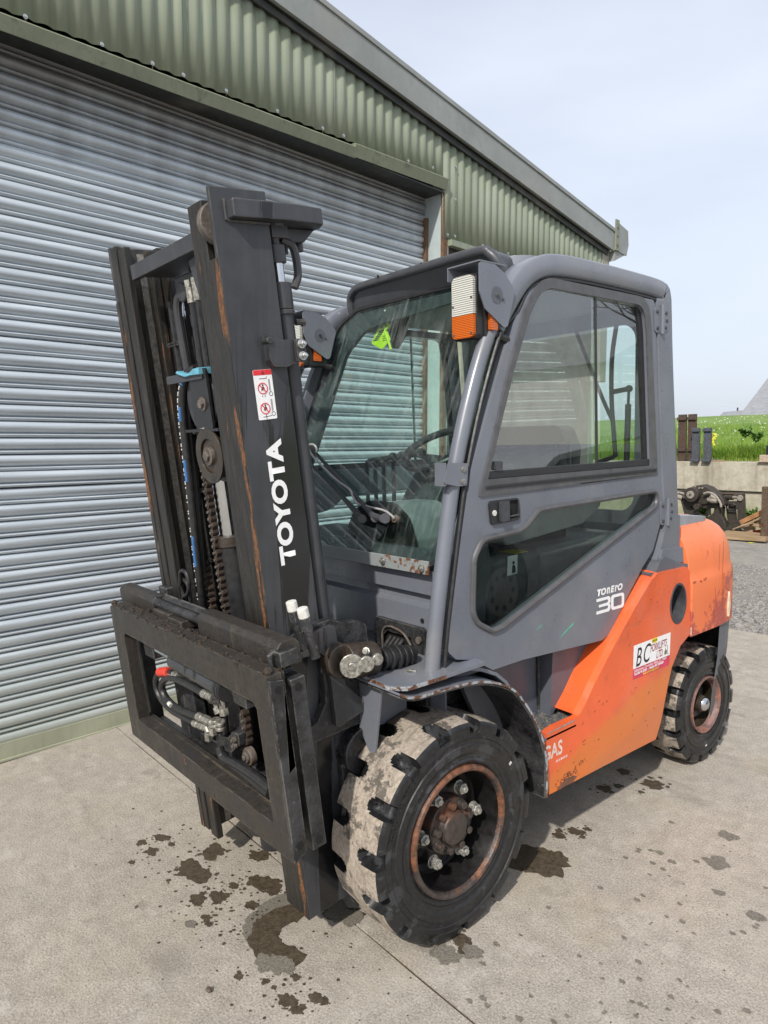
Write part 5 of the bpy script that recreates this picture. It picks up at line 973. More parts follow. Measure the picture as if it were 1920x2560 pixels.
mirrored_wheel(rw_, -.572)
# ================================================================== CHASSIS AND BODY
YZ = lambda u, v, w_: (w_, u, v)
XZ = lambda u, v, w_: (u, w_, v)
XYp = lambda u, v, w_: (u, v, w_)
part('chassis', MB().box(-.36, .36, -.15, 2.0, .20, .62).box(-.34, .34, .45, 1.5, .62, .95).box(-.36, .36, .10, .50, .62, .80).cyl((-.58, 0, .345), (.50, 0, .345), .09, 20).box(-.52, .52, 1.64, 1.78, .20, .34), M['cblack'], bev=.01)
part('inner_wheel_arch', MB().box(.365, .57, .445, .60, .31, .50), M['cblack']); part('front_axle_cover', MB().box(-.40, .380, -.20, -.02, .45, .80), M['cblack'])
# front fender: arched outer strip with bare rusty edge, under a flat platform plate
ARC = [(-.237, .848), (-.205, .832), (-.160, .822), (-.122, .821), (-.055, .818), (.033, .812), (.113, .799), (.19, .773), (.27, .725), (.347, .635), (.399, .549), (.429, .467), (.438, .39), (.436, .298)]
AP = [(p.x, p.y) for p in smoothpath([(a, b, 0) for a, b in ARC], 5)]
def strip(x0, x1, path, th, z_=0):
    mb = MB(); n = len(path); vs = []
    for i, (y, z) in enumerate(path):
        a = Vector(path[min(i+1, n-1)])-Vector(path[max(i-1, 0)]); nn = Vector((-a.y, a.x)).normalized()*th
        vs += [(x0, y, z), (x1, y, z), (x1, y-nn.x, z-nn.y), (x0, y-nn.x, z-nn.y)]
    fs = [(i*4+j, i*4+(j+1) % 4, i*4+4+(j+1) % 4, i*4+4+j) for i in range(n-1) for j in range(4)]+[(3, 2, 1, 0), (n*4-4, n*4-3, n*4-2, n*4-1)]
    return mb.add(vs, fs)
fe = part('front_fender', strip(.40, .607, AP, .006), [M['grey']], smooth=True)
part('bare_edge', strip(.6072, .6105, AP, .0075), M['fedge'], fe)
part('inner_lining', strip(.39, .6065, [(y-.011*max(0, min(1, (y-.05)/.35)), z-.010*(1-max(0, min(1, (y-.15)/.28)))) for y, z in AP], .004), M['cblack'], fe)
pl_ = [(.385, -.255, .012), (.43, -.262, .02), (.565, -.245, .03), (.606, -.18, .05), (.606, .0, .0), (.606, .12, .02), (.40, .14, .0), (.40, -.12, .0)]
part('fender_platform', MB().plate([fil([(.350, -.215), (.385, -.225, .02), (.565, -.238, .04), (.602, -.20, .03), (.606, -.05), (.606, .12), (.40, .16), (.35, .10)], 0)], .846, .858, XYp), M['grey'], fe, bev=.003)
part('bare_edge', MB().plate([fil([(.378, -.2265), (.565, -.2405, .04), (.604, -.202, .03), (.608, -.05), (.6065, -.05), (.600, -.198, .03), (.565, -.2365, .04), (.379, -.223)], 0)], .8455, .857, XYp), M['fedge'], fe)
part('platform_bolt', MB().tube([(.50, -.12, .859), (.515, -.115, .864), (.525, -.10, .860)], .004, 6), M['zincf'], fe)
part('rear_top_fender', strip(.40, .57, [(.02, .846), (.08, .842), (.15, .822), (.22, .79), (.27, .75), (.30, .71)], .012), M['grey'], fe, bev=.002)
part('front_gusset', MB().plate([[(.385, .845), (.50, .84), (.46, .62), (.44, .60), (.385, .68)]], -.215, -.205, XZ).box(.385, .392, -.2045, -.02, .66, .845), M['grey'], fe, bev=.002)
part('gusset_bolt', MB().cyl((.405, -.222, .765), (.405, -.2155, .765), .011, 12).cyl((.405, -.226, .765), (.405, -.222, .765), .007, 8), M['dirtybolt'], fe)
# orange side frame
OUT = [(.441, .525, 0), (.494, .534, .02), (.634, .532, .05), (.690, .580, .04), (.735, .632, 0), (.865, .748, 0), (1.024, .880, 0), (1.128, .958, .05), (1.185, .985, .03), (1.43, .978, .03), (1.458, .955, .02), (1.470, .672, 0), (1.387, .637, 0), (1.315, .56, 0), (1.284, .487, 0), (1.23, .34, 0), (1.19, .276, 0), (.787, .288, .3), (.457, .296, 0)]
ov = circ(1.359, .829, .066, 32, .085)
sf = part('side_frame', MB().plate([fil(OUT, 0, 5), ov], .575, .600, YZ), M['orange'], bev=.006)
part('air_duct', MB().plate([circ(1.359, .829, .070, 32, .089), circ(1.359, .829, .060, 32, .078)], .50, .603, YZ), M['plastic_g'], sf, bev=.002)
part('duct_floor', MB().plate([circ(1.359, .829, .068, 24, .087)], .50, .505, YZ).box(.506, .56, 1.30, 1.34, .78, .80).box(.506, .56, 1.32, 1.37, .82, .835), M['plastic'], sf)
# sloping shoulder strip between side frame and door
CR = [(.634, .533), (.690, .582), (.735, .632), (.865, .748), (1.024, .880), (1.128, .958), (1.185, .985)]
mb = MB(); n = len(CR); vs = []
for i, (y, z) in enumerate(CR):
    a = Vector(CR[min(i+1, n-1)])-Vector(CR[max(i-1, 0)]); nn = Vector((-a.y, a.x)).normalized()
    vs += [(.5995, y, z), (.575, y+nn.x*.007, z+nn.y*.007), (.495, y+nn.x*.012, z+nn.y*.012)]
mb.add(vs, [(i*3+j, i*3+j+1, i*3+4+j, i*3+3+j) for i in range(n-1) for j in range(2)])
o = part('shoulder_strip', mb, M['orange'], sf, smooth=False); s_ = o.modifiers.new('t', 'SOLIDIFY'); s_.thickness = .003; s_.offset = -1
part('shoulder_strip', MB().plate([[(1.19, .965), (1.46, .955), (1.46, .982), (1.19, .982)]], .50, .574, YZ), M['orange'], sf)
for g in ([(1.063, .748, .06, 18), (1.02, .765, .04, 14)],): pass
# dark scuffs and scratches in the orange panel
sc_ = MB(); R = random.Random(31)
for k in range(75):
    y = R.uniform(.47, 1.43); z = R.uniform(.30, .9)
    if z > .55+(y-.7)*.85 or (y > 1.2 and z < .7): continue
    if 1.0 < y < 1.31 and .565 < z < .725: continue
    l = R.uniform(.003, .011); a = R.uniform(-.4, .9); sc_.plate([[(y-l*cos(a), z-l*sin(a)), (y+.0013, z-.0012), (y+l*cos(a), z+l*sin(a)), (y-.001, z+.0015)]], .6002, .6006, YZ)
for k in range(90):
    y = R.gauss(.57, .045); z = R.gauss(.325+(y-.57)*.25, .010)
    if z < .302 or y < .465: continue
    l = R.uniform(.002, .008); a = R.uniform(0, 3); sc_.plate([[(y-l*cos(a), z-l*sin(a)), (y+.002, z-.002), (y+l*cos(a), z+l*sin(a)), (y-.002, z+.002)]], .6002, .6006, YZ)
q = part('paint_chips', sc_, simple('brown_chip', (.10, .045, .03), .6), sf, smooth=False, noclean=True); q['kind'] = 'stuff'
q = part('bottom_rust', MB().plate([[(.50, .298), (.53, .312), (.56, .322), (.60, .318), (.625, .308), (.60, .294), (.55, .2945)]], .6002, .6008, YZ), simple('brown_scrape', (.17, .075, .045), .6, 0, .5, 60), sf)
text('worn_letters', 'GAS', .072, lambda a, b, c_: Vector((.6004+c_, .424+a, .4275+b)), M['worn_w'], sf, .002, 1.0, .82)
for k in range(5): part('worn_mark', MB().plate([[(.497+.014*k, .402), (.507+.014*k, .403), (.508+.014*k, .411), (.499+.014*k, .410)]], .6004, .6008, YZ), M['worn_w'], sf, smooth=False)
# dealer sticker
SY, SZ = 1.004, .578
stk = part('dealer_sticker', MB().plate([[(SY, SZ+.045), (SY+.289, SZ+.040), (SY+.293, SZ+.137), (SY+.003, SZ+.140)]], .6003, .6008, YZ), M['whitep'])
part('magenta_band', MB().plate([[(SY-.002, SZ+.002), (SY+.284, SZ-.002), (SY+.289, SZ+.0395), (SY, SZ+.0445)]], .6003, .6008, YZ), M['magenta'], stk)
def tl_(s, size, y, z, mat, bold=.0, sx=1., shear=0., sp=1., k=0): text('printed_text', s, size, lambda a, b, c_: Vector((.6010+k+c_*.3, SY+y+a, SZ+z+b)), mat, stk, bold, sp, sx, shear, .0004)
tl_('B', .108, .014, .050, M['ink'], .0006, .72, .28); tl_('C', .108, .068, .052, M['ink'], .0006, .72, .28)
tl_('FORKLIFTS', .044, .128, .086, M['inkbr'], .0007, .62, .28); tl_('LTD.', .044, .176, .050, M['inkbr'], .0007, .62, .28)
part('yellow_oval', MB().plate([circ(SY+.163, SZ+.130, .025, 24, .0105)], .6010, .6013, YZ), M['yellowp'], stk); tl_('FROM', .015, .145, .1245, M['ink'], .0002, .85, k=.0006)
tl_('Galbaystown, Clonmellon, Navan, Co. Meath.', .0155, .004, .030, M['whitep'], .0002, .90, .15); tl_('Tel: 046 94 33250  -  Mobile: 087 2304209', .0145, .006, .0165, M['whitep'], .0006, .92); tl_('Email: bcforklifts@gmail.com', .0120, .075, .0045, M['yellowp'], .0003, .90)
part('truck_drawing', MB().plate([[(SY+.243, SZ+.05), (SY+.262, SZ+.05), (SY+.265, SZ+.066), (SY+.256, SZ+.070), (SY+.252, SZ+.082), (SY+.249, SZ+.068), (SY+.243, SZ+.064)]], .6010, .6013, YZ).plate([[(SY+.267, SZ+.048), (SY+.280, SZ+.048), (SY+.280, SZ+.05), (SY+.270, SZ+.05), (SY+.2705, SZ+.088), (SY+.2675, SZ+.088)]], .6010, .6013, YZ), simple('olive_ink', (.16, .16, .10), .6), stk)
# step with pierced plate, footwell tub
sp_ = part('step', MB().plate([fil([(.40, .43), (.60, .43), (.60, .62), (.575, .70), (.52, .765), (.40, .79)], .01)], .500, .508, XYp), M['greyd'], bev=.002)
stp = MB()
for i in range(5):
    for j in range(5):
        y = .475+j*.047+(i % 2)*.02; x_ = .435+i*.036
        if x_ > .60-(max(0, y-.60))*.6: continue
        o_ = fil([(x_-.014, y-.012), (x_+.014, y-.012), (x_+.014, y+.012), (x_-.014, y+.012)], .005, 3); n_ = fil([(x_-.009, y-.007), (x_+.009, y-.007), (x_+.009, y+.007), (x_-.009, y+.007)], .003, 3); stp.plate([o_, n_], .5085, .516, XYp)
part('raised_grips', stp, M['zincf'], sp_, bev=.001)
part('step_edge', MB().tube([(.597, .45, .522), (.598, .60, .524), (.585, .68, .53)], .004, 6).tube([(.585, .45, .522), (.585, .60, .524)], .004, 6), M['zincf'], sp_)
part('footwell_panel', MB().plate([fil([(.30, .51), (.64, .51, .02), (.74, .60), (.93, .80), (.93, .90), (.20, .90), (.20, .70)], 0)], .42, .44, YZ).plate([fil([(.60, .511), (.69, .575), (.80, .70), (.90, .79), (.90, .86), (.62, .86)], .0)], .4405, .50, YZ), M['greyd'], bev=.008)
part('footwell_rib', MB().tube([(.447, .595, .80), (.449, .595, .66), (.446, .60, .53)], .006, 8), M['cblack']); part('rust_blister', MB().plate([[(.585, .70), (.625, .70), (.612, .675), (.605, .62), (.598, .675)]], .4405, .4435, YZ), M['jamb_rust'])
part('floor_plate', MB().box(-.54, .54, .05, .80, .80, .83), M['greyd'])
# ledge and rear pillar foot
part('rear_ledge', MB().plate([fil([(1.145, .990), (1.19, .985), (1.22, 1.022), (1.262, 1.042), (1.385, 1.0), (1.462, .985), (1.462, .972), (1.26, .974), (1.235, .957), (1.15, .975)], .003)], .50, .588, YZ), M['greyd'], bev=.005)
part('pillar_foot', MB().plate([fil([(1.31, 1.225), (1.425, 1.20), (1.425, 1.02), (1.262, 1.03), (1.225, 1.018), (1.262, 1.07), (1.295, 1.14)], .006)], .47, .568, YZ).plate([fil([(1.262, 1.070), (1.435, 1.062), (1.445, .995), (1.24, 1.0)], .006)], .50, .578, YZ), M['grey'], bev=.008)
part('side_frame_far', MB().plate([fil(OUT, 0, 3)], -.600, -.575, YZ), M['orange'])
# engine hood under the seat and behind
part('engine_hood', MB().box(-.36, .36, .72, 1.36, .83, 1.12), M['bonnet'], bev=.03)
part('rear_hood_side', MB().box(-.545, .545, 1.41, 1.50, .70, 1.155), M['orange'], bev=.02)
part('hood_cap', MB().plate([fil([(-.50, 1.34), (.50, 1.34), (.50, 1.90), (-.50, 1.90)], .12, 8)], 1.11, 1.190, lambda u, v, w_: (u, v, w_-.16*max(0, v-1.6))), simple('grey_hood_cap', (.27, .29, .32), .4, 0, .25, 8), bev=.014)
# counterweight
def plan(t, ins=0.):          # t 0..1 from near front edge round the back to far front edge
    Y0, YB, XH = 1.60, 2.19, .602
    if t < .12: y = 1.478+(Y0-1.478)*t/.12; x_ = XH
    elif t > .88: y = 1.478+(Y0-1.478)*(1-t)/.12; x_ = -XH
    else:
        a = pi*(t-.12)/.76; c, s_ = cos(a), sin(a); e = 2/3.4
        x_ = XH*math.copysign(abs(c)**e, c); y = Y0+(YB-Y0)*abs(s_)**e
    return x_, y
VP = [(0, .655), (0, .72), (0, .80), (0, .885), (.004, .905), (.012, .925), (.015, .95), (.020, 1.0), (.030, 1.04), (.046, 1.078), (.07, 1.11), (.10, 1.133), (.14, 1.150), (.20, 1.162), (.30, 1.168)]
mb = MB(); NT = 90; vs = []
for i in range(NT+1):
    x_, y = plan(i/NT); 
    for j, (ins, z) in enumerate(VP):
        L_ = math.hypot(x_, max(0, y-1.60)); k = max(0, (L_-ins)/L_); z2 = z-(.0 if j > 3 else .01*(y-1.6))
        dip = .11*max(0, (y-1.85)/.34)**2 if j > 4 else 0
        vs.append((x_*k, 1.60+(y-1.60)*k if y > 1.60 else y, z2-dip*(j-4)/10 if j > 4 else z2))
nv = len(VP); fs = [(i*nv+j, (i+1)*nv+j, (i+1)*nv+j+1, i*nv+j+1) for i in range(NT) for j in range(nv-1)]
fs += [tuple(i*nv+nv-1 for i in range(NT+1)), tuple(i*nv for i in range(NT, -1, -1)), tuple(list(range(nv))+[NT*nv+j for j in range(nv-1, -1, -1)])]
mb.add(vs, fs); cwt = part('counterweight', mb, M['cw'], bev=.004, ang=30)
mb = MB(); vs = []; ts = [.153+.694*i/40 for i in range(41)]
for t in ts:
    x_, y = plan(t)
    for z, k in ((.656, .985), (.50, .975), (.30, .94), (.20, .93)): vs.append((x_*k, 1.60+(y-1.60)*k, z))
mb.add(vs, [(i*4+j, i*4+4+j, i*4+5+j, i*4+1+j) for i in range(40) for j in range(3)])
o = part('rear_skirt', mb, M['skirt'], cwt, smooth=False, noclean=True)
stk2 = simple('dark_streak', (.30, .075, .03), .5)
def onc(y, z, d=.0006):
    s_ = max(0, (y-1.60)/.59); x_ = .602*(max(1e-6, 1-s_**3.4))**(1/3.4); return Vector((x_+d, y, z))
for y0_, z0_, z1_, w0 in ((1.735, 1.04, .92, .0022), (1.775, 1.05, .80, .0025), (1.79, .90, .72, .004), (1.70, .84, .70, .003)):
    P0_ = [onc(y0_+.002*sin(k), z0_+(z1_-z0_)*k/6) for k in range(7)]
    part('run_mark', MB().tube(P0_, [w0*.4]*7, 4), stk2, cwt)
for y0_, z0_, a_, l_ in ((1.60, .90, .3, .03), (1.56, .895, -.2, .02), (1.50, .90, .1, .03), (1.66, .75, .8, .02), (1.52, .70, 1.4, .015)):
    part('brown_scuff', MB().tube([onc(y0_-l_/2*cos(a_), z0_-l_/2*sin(a_), -.001), onc(y0_, z0_, -.0005), onc(y0_+l_/2*cos(a_), z0_+l_/2*sin(a_), -.001)], [.0015, .004, .0012], 6), stk2, cwt)
part('seam_chip', MB().box(.599, .6028, 1.4765, 1.4795, .665, .70), M['worn_w'], cwt)
part('cream_scrape', MB().plate([[(1.845, .72), (1.853, .765), (1.858, .80), (1.862, .77), (1.868, .73), (1.860, .69), (1.853, .68)]], .560, .5995, lambda u, v, w_: (w_, u, v)), simple('cream_primer', (.62, .56, .42), .6), cwt)
# ================================================================== CAB
def pil(y0, z0): return [y0, z0]
PP = [(-.045, .845), (-.026, .98), (.005, 1.15), (.038, 1.32), (.066, 1.45), (.118, 1.62), (.180, 1.78), (.240, 1.90), (.318, 2.005), (.395, 2.075), (.480, 2.118), (.58, 2.135), (.75, 2.140), (1.05, 2.138), (1.262, 2.130), (1.295, 2.105), (1.302, 2.06), (1.315, 1.90), (1.335, 1.70), (1.358, 1.50), (1.375, 1.32), (1.39, 1.17)]
for sg in (1, -1):
    path = smoothpath([(sg*.525, y, z) for y, z in PP], 4)
    pr = [(-.038, -.030), (-.038, .028), (-.030, .037), (.030, .037), (.038, .028), (.038, -.030), (.030, -.037), (-.030, -.037)]
    pth = smoothpath([(sg*.537, y, z) for y, z in PP[:9]], 4); pr2 = [(.0255*cos(2*pi*k/12), .0245*sin(2*pi*k/12)) for k in range(12)]
    part('front_pillar', MB().sweep(pth, pr2, Vector((1, 0, 0))), M['grey'], ang=50)
    path = smoothpath([(sg*.525, y, z) for y, z in [(.250, 1.905), (.322, 2.0)]+PP[9:]], 4)
    part('cab_frame', MB().sweep(path, [(b, a) for a, b in pr], Vector((1, 0, 0))), M['grey'], ang=50)
    if sg > 0:
        part('frame_gap_seal', MB().tube(smoothpath([(.5555, y+.036 if z < 2.05 else y+.01, z-.005 if z < 2.0 else z-.045) for y, z in PP[:15]], 3), .006, 6), M['rubber'])
part('rear_pillar_skin', MB().plate([[(1.214, 2.095), (1.318, 2.10), (1.378, 1.60), (1.435, 1.13), (1.303, 1.13), (1.303, 1.22), (1.270, 1.44)]], .50, .5635, YZ), M['grey'], bev=.01)
rf_ = part('roof', MB().plate([fil([(-.505, .43), (.505, .43), (.505, 1.30), (-.505, 1.30)], .09, 8)], 2.10, 2.168, XYp), M['roofg'], bev=.028, )
rf_.modifiers['bevel'].segments = 4
part('roof_hump', MB().plate([fil([(-.40, .50), (.40, .50), (.42, 1.2), (-.42, 1.2)], .08, 6)], 2.165, 2.192, XYp), M['roofg'], bev=.02)
part('headlining', MB().box(-.49, .49, .46, 1.28, 2.085, 2.099), M['head'])
# visor lip over windscreen
VPth = smoothpath([(-.412, .440, 2.075), (-.410, .425, 2.115), (-.402, .415, 2.160), (-.365, .405, 2.186), (-.29, .395, 2.194), (0, .375, 2.190), (.38, .348, 2.182), (.44, .350, 2.166), (.470, .368, 2.125), (.482, .395, 2.085)], 6)
vz = part('windscreen_visor', MB().tube(VPth, .0165, 12), M['visor'])
mb = MB(); vs = []; n = len(VPth)
for i, p_ in enumerate(VPth):
    cx = max(-.455, min(.47, p_.x*1.03)); top = Vector((cx*.985, .50, min(2.165, p_.z+.0))); low = Vector((cx*.97, .438, min(2.088, p_.z-.03)))
    vs += [p_+Vector((0, .004, .012)), top+Vector((0, 0, .004)), p_+Vector((0, .006, -.012)), low]
mb.add(vs, [(i*4, i*4+1, i*4+5, i*4+4) for i in range(n-1)]+[(i*4+2, i*4+3, i*4+7, i*4+6) for i in range(n-1)]); part('visor_shell', mb, M['visor'], vz)
for x_ in (-.16, .10, .36, .26): part('screw', MB().cyl((x_, .365-.03*x_, 2.197-.02*x_), (x_, .362-.03*x_, 2.2065-.02*x_), .004, 8), M['hole'], vz)
# windscreen: glass plane through (z 1.17,y .035) rising at .41
gy = lambda z: .036+.41*(z-1.17)
def gp(u, v, w_): return (u, gy(v)+w_, v)
GL = fil([(-.492, 1.165, .03), (.492, 1.165, .05), (.485, 1.95, .0), (.462, 2.05, .06), (.36, 2.105, .08), (-.36, 2.105, .08), (-.462, 2.05, .06), (-.485, 1.95, 0)], .02, 6)
part('windscreen', MB().plate([GL], .0, .005, gp), M['gl_front'], smooth=False)
GI = fil([(-.465, 1.19, .03), (.465, 1.19, .05), (.455, 1.93, .0), (.43, 2.03, .06), (.34, 2.08, .08), (-.34, 2.08, .08), (-.43, 2.03, .06), (-.455, 1.93, 0)], .02, 6)
part('windscreen_seal', MB().plate([fil([(-.503, 1.155, .03), (.503, 1.155, .05), (.496, 1.96, .0), (.47, 2.065, .06), (.36, 2.118, .08), (-.36, 2.118, .08), (-.47, 2.065, .06), (-.496, 1.96, 0)], .02, 6), GL], -.004, .012, gp), M['rubber'], bev=.002)
part('screen_inner_frame', MB().plate([GL, fil([(-.40, 1.20, .03), (.455, 1.20, .05), (.455, 1.93, .0), (.40, 2.03, .08), (.30, 2.055, .08), (-.28, 2.02, .12), (-.37, 1.92, .08)], .02, 6)], .012, .030, gp), M['plastic_g'])
part('screen_bottom_rail', MB().plate([[(-.49, 1.122), (.462, 1.128), (.462, 1.172), (-.49, 1.168)]], .020, .028, XZ), M['rail_rust'], bev=.002)
for x_, z_ in ((.245, 1.150), (.435, 1.148), (-.30, 1.146)): part('rail_bolt', MB().cyl((x_, .012, z_), (x_, .0195, z_), .0115, 14).cyl((x_, .005, z_), (x_, .012, z_), .007, 8), M['zincf'], bev=.001)
# pressed front panel
prf = [(.50, .05)]
for zc in (.645, .86, 1.035): prf += [(zc-.026, .05), (zc-.015, .072), (zc+.012, .075), (zc+.020, .05)]
prf += [(1.135, .05)]
mb = MB(); vs = [(x_, y, z) for x_ in (-.50, .50) for z, y in prf]; k = len(prf); mb.add(vs, [(i, i+1, k+i+1, k+i) for i in range(k-1)])
fp = part('front_panel', mb, M['grey'], smooth=False); s_ = fp.modifiers.new('t', 'SOLIDIFY'); s_.thickness = .004; s_.offset = 1
part('panel_hole', MB().cyl((.40, .0465, .965), (.40, .0495, .965), .008, 14), M['hole'], fp)
part('service_opening', MB().plate([fil([(.175, .66), (.175, .945), (.425, .945), (.435, .66)], .015), fil([(.215, .66), (.215, .88), (.24, .905), (.36, .905), (.385, .87), (.385, .66)], .01)], .030, .046, XZ), M['cblack'], fp, bev=.003); part('opening_dark', MB().plate([[(.20, .66), (.20, .92), (.40, .92), (.40, .66)]], .0455, .047, XZ), M['hole'], fp)
for i in range(4): part('hose', MB().tube(smoothpath([(.235+i*.022, .02, .60), (.232+i*.022, .015, .75), (.236+i*.02, .022, .84), (.25+i*.02, .044, .885)]), .0085, 8), M['hose'], fp)
part('panel_bolt', MB().cyl((.405, .022, .905), (.405, .0295, .905), .012, 12), M['dirtybolt'], fp); part('clamp', MB().tube(smoothpath([(.22, .028, .82), (.225, .024, .90), (.26, .024, .925), (.33, .024, .915), (.37, .024, .88)]), .004, 6), M['dirtybolt'], fp)
# tilt cylinder head and rubber bellows
tc_ = part('tilt_cylinder', MB().cyl((.43, -.30, .915), (.43, -.19, .90), .052, 24), M['chain'], bev=.004)
part('cap_plate', MB().cyl((.50, -.268, .914), (.488, -.262, .914), .024, 20), M['zincf'], tc_, bev=.003); part('side_cap', MB().cyl((.50, -.225, .918), (.485, -.22, .918), .018, 16), M['zincf'], tc_, bev=.003)
part('cap_plate', MB().cyl((.470, -.30, .912), (.478, -.305, .912), .036, 20).cyl((.478, -.305, .912), (.483, -.308, .912), .012, 14), M['zincf'], tc_, bev=.003); part('grease_nipple', MB().cyl((.462, -.235, .938), (.475, -.25, .945), .012, 8).cyl((.475, -.25, .945), (.485, -.262, .948), .008, 8), M['zincf'], tc_, bev=.001)
for i in range(5): part('bellows', MB().cyl((.445, -.172+i*.026, .895-i*.003), (.445, -.162+i*.026, .894-i*.003), .040-.003*abs(i-2), 22).cyl((.445, -.162+i*.026, .894-i*.003), (.445, -.146+i*.026, .892-i*.003), .030, 18), M['rubber'], tc_, bev=.002)
part('pin_boss', MB().cyl((.392, -.31, .92), (.44, -.31, .92), .050, 24), M['chain'], tc_, bev=.006)
# pillar bracket
def pb(pts, x0, x1): return MB().plate([fil(pts, .006, 3)], x0, x1, YZ)
bk = part('pillar_bracket', pb([(-.010, 1.425), (.012, 1.485), (.098, 1.480), (.092, 1.412), (.05, 1.412)], .5635, .567).plate([fil([(.520, 1.485), (.566, 1.485), (.566, 1.415), (.520, 1.415)], .005)], .000, .004, XZ), M['grey'], bev=.0015)
for y, z in ((.075, 1.463), (.072, 1.426)): part('bracket_screw', MB().cyl((.567, y, z), (.5715, y, z), .0085, 14).cyl((.5715, y, z), (.574, y, z), .0045, 6), M['zincf'], bk)
# ---- doors (near and far share the pressing)
DO = [(.004, .905, .02), (.039, .873, .03), (.112, .856, .03), (.178, .818, .02), (.211, .799, .01), (.366, .798, 0), (.844, .766, .03), (.905, .783, .06), (.989, .874, .05), (1.136, 1.012, .06), (1.215, 1.07, .05), (1.293, 1.217, .08), (1.262, 1.432, 0), (1.204, 2.068, .01), (1.190, 2.083, .01), (.53, 2.085, .10), (.42, 2.045, .06), (.34, 1.945, .0), (.285, 1.835, .0), (.12, 1.46, 0), (.07, 1.25, .3), (.015, .98, 0)]
WO = [(.190, 1.425, .004), (.324, 1.775, .1), (.405, 1.95, .08), (.475, 2.052, .12), (1.115, 2.052, .10), (1.135, 1.95, .0), (1.182, 1.425, .004)]
WF = [(.150, 1.372, .004), (.298, 1.775, .1), (.375, 1.965, .08), (.465, 2.085, .14), (1.150, 2.085, .12), (1.175, 1.95, 0), (1.238, 1.388, .004)]
LW = [(.128, 1.178, .06), (.165, 1.232, .05), (.345, 1.240, .04), (.385, 1.253, .05), (.450, 1.300, .05), (.52, 1.303, 0), (1.232, 1.314, .03), (1.232, 1.262, .05), (.255, .940, .06), (.21, .935, .05), (.118, .985, .07)]
def grow(pts, d):
    P = fil(pts, 0, 6); n = len(P); o = []
    ar = sum(P[i-1][0]*P[i][1]-P[i][0]*P[i-1][1] for i in range(n)); sgn = 1 if ar > 0 else -1
    for i in range(n):
        a = Vector(P[i])-Vector(P[i-1]); b = Vector(P[(i+1) % n])-Vector(P[i]); 
        t = (a.normalized()+b.normalized()); t.normalize(); o.append((P[i][0]+t.y*d*sgn, P[i][1]-t.x*d*sgn))
    return o
def door(sg):
    X_ = (lambda u, v, w_: (w_, u, v)) if sg > 0 else (lambda u, v, w_: (-w_, u, v))
    d = part('door', MB().plate([fil(DO, 0, 6), fil(WO, 0, 6), grow(LW, .004)], .530, .560, X_), M['grey'], bev=.004, label='near door' if 0 else None)
    wf = part('window_frame', MB().plate([fil(WF, 0, 6), fil(WO, 0, 6)], .5602, .5655, X_), M['trim'], d, bev=.002)
    part('sliding_track', MB().plate([[(.190, 1.4255), (1.182, 1.4255), (1.180, 1.452), (.199, 1.450)]], .545, .5595, X_).plate([[(.175, 1.395), (1.22, 1.40), (1.22, 1.412), (.178, 1.405)]], .5656, .570, X_), M['plastic'], d, bev=.002)
    part('rear_jamb_trim', MB().plate([[(1.085, 2.045), (1.13, 2.03), (1.183, 1.45), (1.158, 1.45), (1.110, 1.95)]], .535, .550, X_), M['plastic'], d)
    dv = .790 if sg > 0 else .905
    part('window_glass', MB().plate([fil([(.200, 1.445), (.330, 1.775, .1), (.410, 1.95, .08), (.478, 2.048, .12), (dv+.01, 2.048), (dv+.02, 1.445)], 0, 6)], .551, .555, X_), M['gl_side' if sg > 0 else 'gl_plain'], d, smooth=False)
    part('window_glass', MB().plate([[(dv-.01, 1.445), (dv-.005, 2.048), (1.11, 2.048), (1.17, 1.445)]], .540, .544, X_), M['gl_side' if sg > 0 else 'gl_plain'], d, smooth=False)
    part('glass_edge_bar', MB().plate([[(dv+.008, 1.44), (dv-.006, 2.05), (dv+.006, 2.05), (dv+.022, 1.44)]], .5555, .560, X_), M['plastic'], d, bev=.0015)
    part('lower_glass', MB().plate([fil(LW, 0, 6)], .5445, .5485, X_), M['gl_dark' if sg > 0 else 'gl_plain'], d, smooth=False)
    LP = grow(LW, .005); pts = [(X_(u, v, .562)) for u, v in LP]; part('rubber_seal', MB().tube(pts+[pts[0], pts[1]], .0098, 8, cap=False), M['trim'], d)
    return d
nd = door(1); fd = door(-1)
part('slide_latch', MB().plate([fil([(.228, 1.452), (.262, 1.452), (.262, 1.480), (.228, 1.480)], .004)], .5552, .5655, YZ), M['plastic_g'], nd, bev=.003)
part('door_handle', MB().plate([fil([(.193, 1.355), (.340, 1.356), (.345, 1.283), (.203, 1.278)], .012), fil([(.280, 1.350), (.333, 1.350), (.336, 1.292), (.282, 1.290)], .006)], .5602, .568, YZ), M['plastic'], nd, bev=.003)
part('handle_paddle', MB().plate([fil([(.238, 1.352), (.280, 1.351), (.281, 1.286), (.240, 1.284)], .006)], .568, .578, YZ), M['plastic_g'], nd, bev=.004)
part('handle_recess', MB().plate([[(.280, 1.350), (.334, 1.350), (.337, 1.291), (.281, 1.290)]], .5605, .5612, YZ), M['hole'], nd); part('handle_bar', MB().tube([(.566, .282, 1.298), (.568, .336, 1.300)], .0035, 6), M['plastic_g'], nd)
part('lock_barrel', MB().cyl((.566, .216, 1.316), (.5705, .216, 1.316), .0095, 18), M['capw'], nd, bev=.001)
